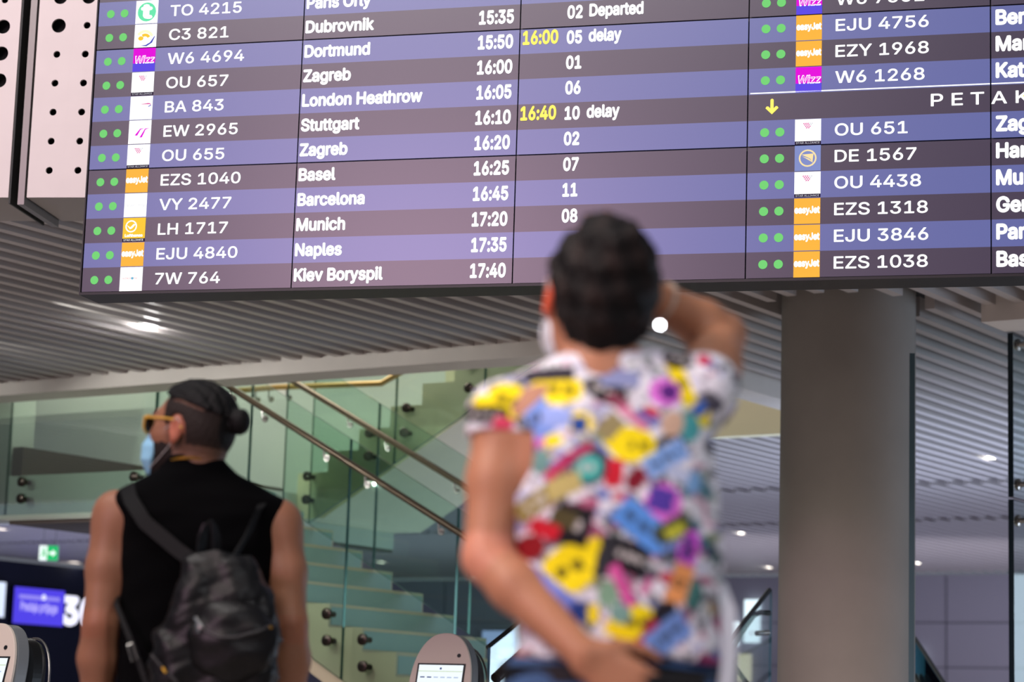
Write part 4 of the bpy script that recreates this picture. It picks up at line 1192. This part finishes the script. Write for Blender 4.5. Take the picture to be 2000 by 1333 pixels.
# the sticker print: (x, y, half width, half height, angle, colour, shape) on the back, in a 1154 x 1333 drawing of it
Yl, Bk, Or = (250, 226, 20), (24, 22, 28), (222, 150, 90)
STK = [(225, 300, 80, 62, 20, Yl, 'o'), (405, 262, 92, 55, 8, Yl, 'o'), (700, 485, 82, 62, 8, Yl, 'o'), (495, 945, 100, 80, -25, Yl, 'o'), (745, 1145, 85, 56, -4, Yl, 'o'), (572, 885, 32, 50, 20, Yl, 'o'),
       (885, 235, 26, 85, -25, Yl, 'r'), (500, 400, 48, 38, 0, Yl, 'o'), (400, 465, 34, 24, 0, Yl, 'o'), (640, 480, 40, 30, 30, Yl, 'r'), (970, 370, 26, 30, 0, Yl, 'r'), (680, 1170, 40, 24, 20, Yl, 'r'), (230, 800, 24, 40, 10, (226, 196, 60), 'o'), (120, 300, 30, 26, 0, Yl, 'o'),
       (140, 352, 75, 30, 8, Bk, 'r'), (590, 275, 80, 42, 25, Bk, 'o'), (495, 785, 62, 66, 12, Bk, 'r'), (712, 905, 66, 52, 20, Bk, 'r'), (845, 480, 58, 38, -30, Bk, 'o'), (870, 130, 56, 42, 20, Bk, 'o'), (375, 200, 85, 24, 0, (52, 48, 58), 'r'), (260, 612, 34, 44, 0, (40, 34, 46), 'o'), (855, 1110, 40, 46, 0, (34, 32, 40), 'o'), (620, 900, 26, 70, 12, (46, 46, 52), 'r'), (460, 760, 46, 30, 20, (76, 68, 40), 'r'),
       (820, 275, 58, 52, 20, (232, 120, 226), 'o'), (835, 272, 34, 32, 0, (96, 40, 130), 'o'), (828, 708, 64, 72, 0, (226, 112, 214), 'o'), (820, 692, 44, 40, 10, (84, 60, 160), 'r'), (932, 880, 36, 74, 12, (218, 92, 220), 'o'), (925, 870, 16, 40, 10, (96, 60, 140), 'r'), (335, 460, 30, 34, 0, (214, 84, 180), 'o'), (320, 520, 28, 50, 0, (86, 50, 120), 'o'),
       (545, 566, 66, 68, 0, (60, 50, 74), 'o'), (540, 572, 48, 46, 0, (66, 174, 164), 'o'), (500, 405, 26, 28, 0, (36, 74, 150), 'r'), (360, 545, 32, 44, 0, (110, 150, 146), 'o'), (920, 412, 38, 50, 0, (74, 160, 164), 'o'), (640, 1040, 36, 42, 0, (130, 168, 140), 'o'), (690, 1110, 34, 34, 0, (120, 160, 150), 'o'), (960, 1040, 32, 56, 0, (70, 120, 116), 'o'),
       (640, 595, 28, 48, 8, (206, 34, 52), 'r'), (720, 615, 32, 42, 25, (130, 26, 44), 'o'), (342, 862, 50, 44, 15, (128, 14, 24), 'o'), (390, 797, 52, 26, 25, (190, 24, 42), 'r'), (668, 684, 30, 14, 0, (196, 60, 84), 'r'), (208, 396, 34, 26, 20, (214, 70, 100), 'r'), (725, 1252, 62, 38, 5, (206, 40, 62), 'r'), (770, 355, 26, 16, 35, (200, 50, 74), 'r'), (970, 135, 26, 24, 0, (204, 40, 80), 'o'), (640, 320, 42, 22, 30, (130, 60, 80), 'r'), (800, 1180, 24, 44, 30, (170, 40, 70), 'r'), (850, 975, 22, 20, 0, (186, 50, 80), 'o'),
       (340, 370, 42, 76, -20, (120, 150, 220), 'r'), (410, 1035, 100, 48, 38, (120, 134, 212), 'r'), (755, 790, 105, 50, 38, (90, 148, 224), 'r'), (830, 535, 78, 38, -32, (132, 172, 232), 'r'), (556, 1106, 50, 34, 10, (40, 62, 130), 'r'), (590, 1110, 18, 28, 0, Yl, 'r'), (870, 1190, 76, 46, -40, (120, 156, 222), 'r'), (645, 222, 66, 30, 5, (140, 148, 190), 'r'), (410, 375, 50, 34, 10, (150, 170, 232), 'r'), (940, 620, 30, 40, 0, (120, 164, 210), 'o'), (960, 330, 24, 30, 0, (70, 110, 190), 'o'), (880, 590, 40, 24, 20, (190, 200, 226), 'r'), (280, 910, 22, 22, 0, (70, 80, 170), 'o'),
       (380, 680, 104, 36, -32, (142, 128, 72), 'r'), (455, 640, 56, 34, -20, (188, 172, 108), 'r'), (868, 800, 62, 34, -30, (70, 76, 44), 'r'), (880, 806, 34, 18, -30, (196, 196, 60), 'r'), (905, 1000, 34, 66, 18, Or, 'r'), (850, 400, 40, 46, 20, (206, 172, 148), 'o'), (615, 415, 34, 44, 40, (150, 138, 96), 'r'),
       (690, 1010, 18, 76, -28, (216, 88, 160), 'r'), (302, 944, 20, 44, -20, (226, 96, 170), 'r'), (440, 560, 70, 16, -40, (200, 50, 96), 'r'), (700, 380, 60, 16, 40, (214, 130, 160), 'r'), (490, 520, 60, 18, -30, (170, 40, 90), 'r'), (780, 1010, 14, 30, 30, (206, 90, 150), 'r')]
_W = arr(.155, 3.5)


def shirt_col(v):
    n = len(v); c = np.tile(lin((228, 226, 234)), (n, 1)); wv = v + WO
    # flat print coordinates on the cloth, measured from the back
    u = 900 + 0 * wv[:, 0]; d0 = 3.50
    px = (1000 + (wv[:, 0] - .0316 * (wv[:, 2] - .9 - .98)) * FPX / d0); py = 1434 - (wv[:, 2] - .9) * FPX / d0 * .985 + (wv[:, 0] * .0316) * FPX / d0
    X_, Y_ = (px - 900) * 1.923, (py - 640) * 1.923
    rs = np.random.RandomState(5)
    for i in range(120):          # smaller stickers peeping out between the large ones
        x0, y0 = rs.rand() * 1154, 130 + rs.rand() * 1200; a = rs.randn() * .6; w_, h_ = 20 + rs.rand() * 34, 14 + rs.rand() * 22
        dx, dy = X_ - x0, Y_ - y0; uu = (dx * math.cos(a) + dy * math.sin(a)) / w_; vv = (-dx * math.sin(a) + dy * math.cos(a)) / h_
        pal = [(40, 40, 56), (70, 66, 84), (74, 96, 180), (24, 22, 30), (110, 140, 214), (170, 50, 100), (120, 130, 70), (180, 150, 110), (50, 110, 124), (240, 238, 242), (24, 22, 28)][rs.randint(11)]
        c = mixc(c, lin(pal), ((uu * uu + vv * vv < 1) if i % 2 else (np.maximum(np.abs(uu), np.abs(vv)) < 1)) * .9)
    for i in range(760):          # small grey and coloured scribbles of lettering between the stickers
        x0, y0 = rs.rand() * 1154, 130 + rs.rand() * 1200; a = rs.randn() * .7; w_, h_ = 8 + rs.rand() * 22, 5 + rs.rand() * 9
        dx, dy = X_ - x0, Y_ - y0; uu = dx * math.cos(a) + dy * math.sin(a); vv = -dx * math.sin(a) + dy * math.cos(a)
        pal = [(60, 62, 80), (110, 112, 130), (40, 40, 52), (150, 160, 210), (190, 120, 150), (120, 140, 120)][rs.randint(6)]
        c = mixc(c, lin(pal), ((np.abs(uu) < w_) & (np.abs(vv) < h_)) * .8)
    for (x0, y0, w_, h_, a, cc, shp) in STK:
        a = math.radians(a); dx, dy = X_ - x0, Y_ - y0; uu = (dx * math.cos(a) + dy * math.sin(a)) / w_; vv = (-dx * math.sin(a) + dy * math.cos(a)) / h_
        uu, vv = uu / 1.12, vv / 1.12; ins = (uu * uu + vv * vv < 1) if shp == 'o' else (np.maximum(np.abs(uu), np.abs(vv)) < 1)
        c = mixc(c, lin(cc), ins * 1.0)
        if w_ * h_ > 2200:        # band of lettering across the sticker
            bar = (np.abs(vv) < .24) & (np.abs(uu) < .68) & (np.sin(uu * 11 + x0) > -.6)
            lum = sum(cc) / 3; c = mixc(c, lin((40, 36, 22) if lum > 150 else (206, 200, 196)), bar * .85)
    return c


bl = bf.mesh('blouse', M_print, woman, shirt_col, 1)
# jeans, waist bag and small things
jf = Field((-.28, -.22, .03), (.32, .22, 1.03), .006)
jf.torso([(.80, .158, .128, .025, 0), (.90, .180, .133, .025, 0), (1.0, .163, .120, .022, 0), (1.015, .160, .118, .022, 0)], .03)
legs(jf, .025, .90, WF, (.085, .058, .053, .05), .012)
X, Y, Z = jf.all(); jf.F = np.maximum(jf.F, np.maximum(.07 - Z, Z - 1.008)); jf.F += .002 * wob(X, Y, Z, 60, 5)
jf.mesh('jeans', M_denim, woman)
shoes(woman, [(WF[0][0], WF[0][1], WF[0][2]), (WF[1][0], WF[1][1], WF[1][2])], M_shoe)
m = MB(); pts_ = [(.022 + .170 * math.cos(t), .126 * math.sin(t), .985 + .004 * math.sin(3 * t)) for t in np.linspace(0, 2 * PI, 40)]; ribbon(m, pts_, (0, 0, .014), .004); m.build('belt', M_leather, woman, smooth=True)
pf = Field((.02, -.22, .90), (.20, -.08, 1.03), .004); pf.apply(lambda x, y, z: np.maximum(np.maximum(np.abs(x - .108) - .032, np.abs(y + .150) - .010), np.abs(z - .955) - .020) - .012, (.03, -.19, .92), (.18, -.10, 1.02), .001)
pf.mesh('belt_pouch', M_leather, woman)
mf = Field((-.16, -.02, 1.44), (.06, .20, 1.62), .004)
mf.ell(hd.w(.078, 0, -.052), (.050, .064, .060), hd.R, .01); X, Y, Z = mf.all(); lx, ly, lz = hd.lxyz(X, Y, Z)
mf.F = np.maximum(mf.F, .036 + .3 * np.abs(ly) * 0 - lx); mf.F = np.maximum(mf.F, -(mf.F + .006)); mf.mesh('face_mask', M_maskw, woman)
o = hd.tube([(.045, .063, -.03), (.02, .076, -.018), (-.006, .088, .024), (-.016, .086, .01)], .002); lp = o.build('ear_loop', M_loop, woman, smooth=True)
o = hd.tube([(.045, .062, -.078), (.02, .073, -.06), (-.008, .084, -.026)], .002); o.build('ear_loop', M_loop, woman, smooth=True)
dv = (WrR - ElR) / np.linalg.norm(WrR - ElR); bc = WrR - dv * .035; ux = np.cross(dv, (0, 0, 1)); ux /= np.linalg.norm(ux); uy = np.cross(dv, ux)
m = MB(); m.tube([bc + .0335 * (ux * math.cos(t) + uy * math.sin(t)) for t in np.linspace(0, 2 * PI, 25)], .003, 8); m.build('bracelet', mat('pale_beads', (196, 174, 158), 0.4), woman, smooth=True)
ep = arr(.081, -.015, 1.533)
gw = WO + ep; g1 = CAM - gw; g2 = arr(3.0, -1.5, 5.0) - gw; gn = g1 / np.linalg.norm(g1) + g2 / np.linalg.norm(g2); gn /= np.linalg.norm(gn)      # disc tilted so the added lamp glints into the camera
gx = np.cross(gn, (0, 0, 1.0)); gx /= np.linalg.norm(gx); gy = np.cross(gx, gn)
m = MB(); m.lathe([(.0044, 0), (.0044, .0012)], lambda x, y, h: ep + gx * x + gy * y + gn * h, 20); m.tube([ep + arr(0, 0, .004), arr(.062, .0, 1.556)], .0010, 6)
m.build('earring', mat('polished_silver', (240, 244, 250), 0.16, metal=1.0), woman)
m = MB(); ribbon(m, [(.175, -.06, 1.13), (.190, -.07, 1.09), (.192, -.075, 1.02), (.185, -.08, .94), (.17, -.09, .90)], (.011, .004, 0), .002); m.build('hanging_strap', mat('white_strap', (214, 218, 226), 0.6), woman, smooth=True)

# ================================================================== the bearded man
MO = arr(-0.775, 5.80, 0.0)
man = empty('person', tuple(MO)); tag(man, 'bearded person with a hair bun in a black sleeveless top and blue mask', 'person')
mh = Head((-.024, .0, 1.610), rotm(math.radians(66), math.radians(6), 0.0))
SECM = [(.80, .155, .125, .0, 0), (.92, .168, .122, .0, 0), (1.05, .160, .116, .0, 0), (1.2, .172, .120, .005, 0), (1.32, .186, .118, .01, 0), (1.40, .185, .106, .01, 0),
        (1.445, .165, .09, .008, 0), (1.48, .125, .075, .0, 0), (1.51, .085, .065, -.005, 0), (1.53, .05, .05, -.01, 0)]
MF = [(-.13, .02, .15), (.14, -.01, -.15)]
SL_, EL_, WL_ = arr(-.200, .0, 1.402), arr(-.218, -.03, 1.125), arr(-.222, .045, .865)
SR_, ER_, WR_ = arr(.206, .0, 1.392), arr(.248, -.035, 1.140), arr(.246, .05, .870)
b = Field((-.33, -.24, .02), (.33, .22, 1.78), .005)
b.torso(SECM, .03)
b.rc(mh.w(-.035, 0, -.04), (-.006, -.005, 1.47), .058, .064, .03); b.rc((-.005, -.005, 1.475), SL_ + arr(.04, 0, -.005), .05, .05, .04); b.rc((-.005, -.005, 1.475), SR_ - arr(.04, 0, .005), .05, .05, .04)
mh.build(b)
for S_, E_, W_2, sd in ((SL_, EL_, WL_, -1), (SR_, ER_, WR_, 1)):
    b.ell(S_ + arr(sd * .004, 0, -.02), (.054, .056, .072), None, .03)
    b.chain([S_, S_ * .5 + E_ * .5 + arr(sd * .004, 0, 0), E_], [.056, .051, .043], .02); b.chain([E_, E_ * .68 + W_2 * .32 + arr(sd * .004, 0, 0), W_2], [.045, .050, .029], .015)
    hand(b, W_2, (0, .03, -.1), (sd, -.2, 0), -1 if sd < 0 else 1, (.30, .32, .34, .36), L=.092, fl=(.074, .084, .078, .060), sc=1.08)
legs(b, .0, .90, MF, (.092, .062, .056, .04))


def man_col(v):
    c = np.tile(lin((150, 103, 77)), (len(v), 1)); l = mh.loc(v)
    ear = (np.abs(l[:, 1]) > .074) & (np.abs(l[:, 1]) < .10) & (((l[:, 0] + .002) / .026) ** 2 + ((l[:, 2] + .002) / .040) ** 2 < 1); c = mixc(c, lin((188, 106, 82)), ear * .7)
    fade = np.clip((l[:, 2] + .105) / .06, 0, 1) * np.clip((.035 - l[:, 0]) / .03, 0, 1) * (l[:, 2] > -.12) * (~ear); c = mixc(c, lin((58, 44, 38)), fade * .75)
    c = mixc(c, lin((160, 92, 66)), ((v[:, 2] > 1.09) & (v[:, 2] < 1.16) & (np.abs(v[:, 0]) > .2)) * .35)
    eye = (np.abs(np.abs(l[:, 1]) - .031) < .013) & (np.abs(l[:, 2] - .011) < .008) & (l[:, 0] > .083); c = mixc(c, lin((235, 232, 228)), eye * 1.0)
    iris = (np.hypot(np.abs(l[:, 1]) - .031, l[:, 2] - .011) < .0055) & (l[:, 0] > .083); c = mixc(c, lin((40, 26, 20)), iris * 1.0)
    brow = (np.abs(l[:, 2] - .040) < .006) & (np.abs(np.abs(l[:, 1]) - .032) < .022) & (l[:, 0] > .07); c = mixc(c, lin((40, 28, 24)), brow * .9)
    return c


b.mesh('body', M_skin, man, man_col, 1)
# hair: clipped sides, long top drawn back into a bun
hf = Field((-.18, -.14, 1.50), (.17, .14, 1.78), .0035)
mh.cranium(hf, .0045, .01); X, Y, Z = hf.all(); lx, ly, lz = mh.lxyz(X, Y, Z)
side = np.maximum(np.maximum(lx - (.048 - .10 * np.clip(.06 - lz, 0, .2)), (-.045 + .35 * np.clip(lx + .06, 0, 1)) - lz), .004 - np.maximum(np.abs(ly) - .055 + .05, -lx))
side = np.maximum(side, -np.maximum((np.sqrt((lx / .030) ** 2 + ((lz + .006) / .046) ** 2) - 1) * .03, .060 - np.abs(ly)))
hf.F = np.maximum(hf.F, side)
tf = Field((-.18, -.14, 1.50), (.17, .14, 1.78), .0035); mh.cranium(tf, .0135, .01)
tf.F += .0022 * np.sin(ly * 260 + lx * 18) + .0016 * wob(lx, ly, lz, 150, 4)
topc = np.maximum(lx - .066 - .0 * lz, (.078 - .28 * np.clip(-lx - .0, 0, .2) + .35 * np.clip(lx - .02, 0, 1)) - lz)
tf.F = np.maximum(tf.F, topc)
hf.F = np.minimum(hf.F, tf.F)
hf.ell(mh.w(-.110, 0, .048), (.022, .020, .018), mh.R, .012); hf.ell(mh.w(-.136, 0, .040), (.027, .027, .034), mh.R, .008)
hf.F += .0010 * wob(lx, ly, lz, 260, 7)


def mhair_col(v):
    l = mh.loc(v); r = np.linalg.norm((l - arr(-.012, 0, .036)) / arr(.099, .077, .088), axis=1)
    c = np.tile(lin((40, 31, 27)), (len(v), 1)); line = .078 - .28 * np.clip(-l[:, 0], 0, .2) + .35 * np.clip(l[:, 0] - .02, 0, 1)
    c = mixc(c, lin((8, 6, 6)), (l[:, 2] > line - .001) * 1.0); c = mixc(c, lin((8, 6, 6)), (l[:, 0] < -.105) * 1.0)
    part = np.exp(-((l[:, 2] - line + .004) / .0028) ** 2) * (l[:, 0] < .02) * (l[:, 0] > -.07); c = mixc(c, lin((150, 116, 98)), part * .7)
    c = mixc(c, lin((96, 72, 60)), np.clip((-.02 - l[:, 2]) / .05, 0, 1) * .5)
    return c


hf.mesh('hair', M_hair, man, mhair_col, 1)
bfd = Field((-.18, -.12, 1.46), (.06, .14, 1.66), .004); bfd.ell(mh.w(.036, 0, -.058), (.061, .062, .066), mh.R, .03); bfd.ell(mh.w(.046, 0, -.020), (.050, .0655, .072), mh.R, .02); bfd.rc(mh.w(.068, -.016, -.100), mh.w(.068, .016, -.100), .028, .028, .02)
X, Y, Z = bfd.all(); lx, ly, lz = mh.lxyz(X, Y, Z); bfd.F += .0018 * wob(lx, ly, lz, 240, 3)
cut = np.maximum(np.maximum(.006 - lx, lz - (-.022 + .5 * np.clip(.035 - lx, 0, 1) - .25 * np.clip(lx - .05, 0, 1))), lx - .105); bfd.F = np.maximum(bfd.F, cut); bfd.mesh('beard', M_hair, man, lambda v: np.tile(lin((36, 27, 24)), (len(v), 1)), 1)
# face mask with pleats, loops
mf = Field((-.22, -.12, 1.44), (.04, .14, 1.68), .0035); mf.ell(mh.w(.074, 0, -.058), (.054, .062, .070), mh.R, .01); X, Y, Z = mf.all(); lx, ly, lz = mh.lxyz(X, Y, Z)
mf.F += .0028 * np.abs(np.sin((lz + .01) * 90)) - .001
mf.F = np.maximum(mf.F, np.maximum(.062 - lx + .25 * np.clip(-.05 - lz, 0, 1), np.maximum(-.122 - lz, lz - .004))); mf.F = np.maximum(mf.F, -(mf.F + .007)); mf.mesh('face_mask', M_mask, man)
for pts_ in ([(.066, .060, -.010), (.040, .068, -.002), (.012, .078, .012), (-.006, .090, .030), (-.018, .088, .02)], [(.072, .056, -.100), (.045, .064, -.075), (.015, .074, -.045), (-.006, .086, -.020)]):
    mh.tube(pts_, .0012).build('ear_loop', M_loop, man, smooth=True)
# glasses
gs = MB()
for q in (-1, 1):
    gs.tube([mh.w(.108 - .006 * abs(math.cos(t)) , q * .036 + .029 * math.cos(t), .010 + .022 * math.sin(t)) for t in np.linspace(0, 2 * PI, 25)], .0032, 8)
    gs.tube([mh.w(.104, q * .066, .022), mh.w(.098, q * .072, .024), mh.w(.04, q * .078, .026), mh.w(-.004, q * .083, .024), mh.w(-.022, q * .083, .004)], .0030, 8)
gs.tube([mh.w(.110, -.009, .014), mh.w(.112, 0, .017), mh.w(.110, .009, .014)], .0028, 8)
fr = gs.build('glasses', mat('amber_frame', (214, 164, 58), 0.35), man, smooth=True)
for q in (-1, 1):
    m = MB(); pp = [mh.w(.106, q * .036 + .027 * math.cos(t), .010 + .020 * math.sin(t)) for t in np.linspace(0, 2 * PI, 24, endpoint=False)]; pq = [p + mh.R @ arr(.0015, 0, 0) for p in pp]
    m.add(pp + pq, [tuple(range(24))[::-1], tuple(range(24, 48))] + [(i, (i + 1) % 24, 24 + (i + 1) % 24, 24 + i) for i in range(24)]); m.build('lens', glass_mat('tinted_lens', (0.35, 0.36, 0.42), 1.5), fr)
# sleeveless top
bf = Field((-.27, -.20, .90), (.29, .20, 1.56), .0045)
SECT = [(.90, .178, .135, .005, 0), (1.05, .182, .132, .010, 0), (1.2, .188, .134, .014, 0), (1.32, .197, .130, .015, 0), (1.40, .200, .118, .012, 0), (1.445, .190, .102, .010, 0), (1.48, .143, .086, .002, 0), (1.512, .096, .074, -.006, 0), (1.550, .068, .064, -.010, 0)]
bf.torso(SECT, .02, 2.6)
bf.rc((-.005, -.005, 1.478), SL_ + arr(.020, 0, .010), .060, .054, .03); bf.rc((-.005, -.005, 1.478), SR_ + arr(-.016, 0, .008), .060, .056, .03)
X, Y, Z = bf.all(); bf.F += .0022 * wob(X, Y, Z, 40, 8)
for S_, E_, sd in ((SL_, EL_, -1), (SR_, ER_, 1)):
    bf.F = np.maximum(bf.F, -np.maximum(np.sqrt((X - S_[0] - sd * .055) ** 2 * 1.7 + (Y * 1.0) ** 2 * .55 + (Z - 1.375) ** 2 * .42) - .070, -1))
bf.F = np.maximum(bf.F, -(bf.F + .008)); bf.F = np.maximum(bf.F, .925 - Z)
bf.mesh('sleeveless_top', M_black, man)
jf = Field((-.30, -.22, .03), (.30, .22, 1.0), .006); jf.torso([(.80, .163, .133, 0, 0), (.92, .176, .130, 0, 0), (.97, .172, .126, 0, 0)], .03); legs(jf, 0, .90, MF, (.092, .065, .060, .055), .012)
X, Y, Z = jf.all(); jf.F = np.maximum(jf.F, np.maximum(.07 - Z, Z - .965)); jf.F += .002 * wob(X, Y, Z, 60, 5); jf.mesh('trousers', M_dkt, man)
shoes(man, MF, M_shoe2)
m = MB(); m.tube([(-.012 + .073 * math.cos(t), -.004 + .068 * math.sin(t) , 1.522 - .018 * math.sin(t) + .0012 * math.sin(40 * t)) for t in np.linspace(0, 2 * PI, 90)], .0032, 6); m.build('necklace', M_gold, man, smooth=True)

# ------------------------------------------------------------------ the backpack on the man's back
bp = empty('backpack', tuple(MO + arr(.06, -.20, .88))); tag(bp, 'small black leather backpack with front pocket hanging on the bearded person\'s back', 'backpack')
OB = arr(.06, -.20, .88)
loc = lambda *p: arr(*p) - OB
SECP = [(.86, .140, .050, .084, 0), (.90, .150, .060, .084, 0), (1.0, .153, .070, .086, 0), (1.09, .146, .072, .095, 0), (1.20, .116, .066, .102, .004), (1.27, .088, .052, .096, .008), (1.295, .074, .040, .092, .012)]
pf = Field(loc(-.18, -.34, .84), loc(.30, -.11, 1.33), .004)
sec = [(z - OB[2], w_, d_, cx_ - OB[0], cy_ - .222 - OB[1]) for z, w_, d_, cx_, cy_ in SECP]
pf.torso(sec, .02, 3.2); X, Y, Z = pf.all()
pf.F += .0040 * wob(X, Y, Z, 46, 3) + .0026 * np.sin(60 * X + 22 * Z + 2 * np.sin(30 * Z)) + .0014 * wob(X, Y, Z, 120, 9)
pf.mesh('bag_body', M_leather, bp)
qf = Field(loc(-.06, -.36, .94), loc(.27, -.20, 1.25), .004); qf.ell(loc(.138, -.278, 1.085), (.108, .050, .098), None, .01)
X, Y, Z = qf.all(); qf.F += .0035 * wob(X, Y, Z, 60, 6) + .0022 * np.sin(80 * Z + 30 * X); qf.F = np.maximum(qf.F, Y - loc(0, -.268, 0)[1]); qf.mesh('front_pocket', M_leather, bp)


def pk(x, z, out=0.0):      # a point on the outside of the front pocket
    e = max(0.0, 1 - ((x - .138) / .108) ** 2 - ((z - 1.085) / .098) ** 2); return loc(x, -.278 - .050 * math.sqrt(e) - .004 - out, z)


m = MB(); zp = [(.050, 1.135), (.074, 1.108), (.110, 1.092), (.152, 1.092), (.195, 1.106), (.228, 1.122)]
m.tube([pk(*q) for q in zp], .0040, 8); zz = m.build('zip', mat('zip_tape', (34, 32, 34), 0.5), bp, smooth=True)
m = MB(); m.tube([pk(.050, 1.135, .004), pk(.072, 1.111, .004)], .0055, 8); m.tube([pk(.056, 1.122, .006), pk(.064, 1.100, .008)], .0035, 8); m.build('zip_pull', M_silv, zz, smooth=True)
m = MB(); m.tube([pk(.226, 1.122, .003), pk(.231, 1.118, .003)], .004, 8); m.build('zip_stop', M_gold, zz, smooth=True)
m = MB(); m.tube([loc(-.052, -.282, 1.048), loc(-.016, -.292, 1.012), loc(.015, -.297, .985)], .004, 8); m.build('side_zip', mat('zip_tape', (34, 32, 34), 0.5), bp, smooth=True)
m = MB(); m.tube([loc(-.020, -.298, 1.018), loc(-.012, -.301, 1.006)], .0045, 8); m.build('zip_pull', M_gold, bp, smooth=True)
M_strap = mat('strap_leather', (10, 10, 11), 0.62, spec=0.15, bump=0.05, bscale=200)
m = MB(); ribbon(m, [loc(-.165, .085, 1.36), loc(-.176, .045, 1.455), loc(-.172, -.03, 1.468), loc(-.150, -.098, 1.428), loc(-.105, -.142, 1.370), loc(-.02, -.168, 1.305), loc(.026, -.190, 1.275)], [(.019, .01, .004), (.019, .006, .006), (.017, .0, .010), (.014, .0, .012), (.012, .0, .013), (.012, 0, .013), (.012, 0, .013)], .004); m.build('shoulder_strap', M_strap, bp, smooth=True)
m = MB(); ribbon(m, [loc(.172, .085, 1.34), loc(.178, .045, 1.442), loc(.176, -.03, 1.456), loc(.166, -.098, 1.415), loc(.146, -.152, 1.345), loc(.118, -.188, 1.285)], [(.022, .006, .004), (.020, .006, .006), (.014, .006, .004), (.008, .008, .003), (.006, .010, .003), (.006, .010, .003)], .003); m.build('shoulder_strap', M_strap, bp, smooth=True)
m = MB(); ribbon(m, [loc(-.176, .09, 1.21), loc(-.178, -.02, 1.20), loc(-.168, -.12, 1.17), loc(-.128, -.165, 1.10), loc(-.092, -.195, 1.03), loc(-.065, -.215, .97)], (.0055, 0, .003), .003); ls = m.build('lower_strap', M_strap, bp, smooth=True)
m = MB(); bk = loc(-.112, -.195, 1.052); m.tube([bk + arr(-.010, -.006, .018), bk + arr(.004, -.006, -.020), bk + arr(.016, -.006, -.014), bk + arr(.002, -.006, .024), bk + arr(-.010, -.006, .018)], .0014, 6); m.build('buckle', M_silv, ls, smooth=True)
m = MB()
ribbon(m, [loc(0.042, -.205, 1.285), loc(0.044, -.206, 1.335), loc(0.052, -.206, 1.368), loc(0.061, -.206, 1.372), loc(0.070, -.206, 1.366), loc(0.078, -.205, 1.335), loc(0.080, -.205, 1.285)], [(.008, .010, 0), (.008, .010, 0), (.005, .010, .004), (.001, .010, .006), (-.005 * -1, .010, -.004), (.008, .010, 0), (.008, .010, 0)], .003)
m.build('carry_handle', M_leather, bp, smooth=True)
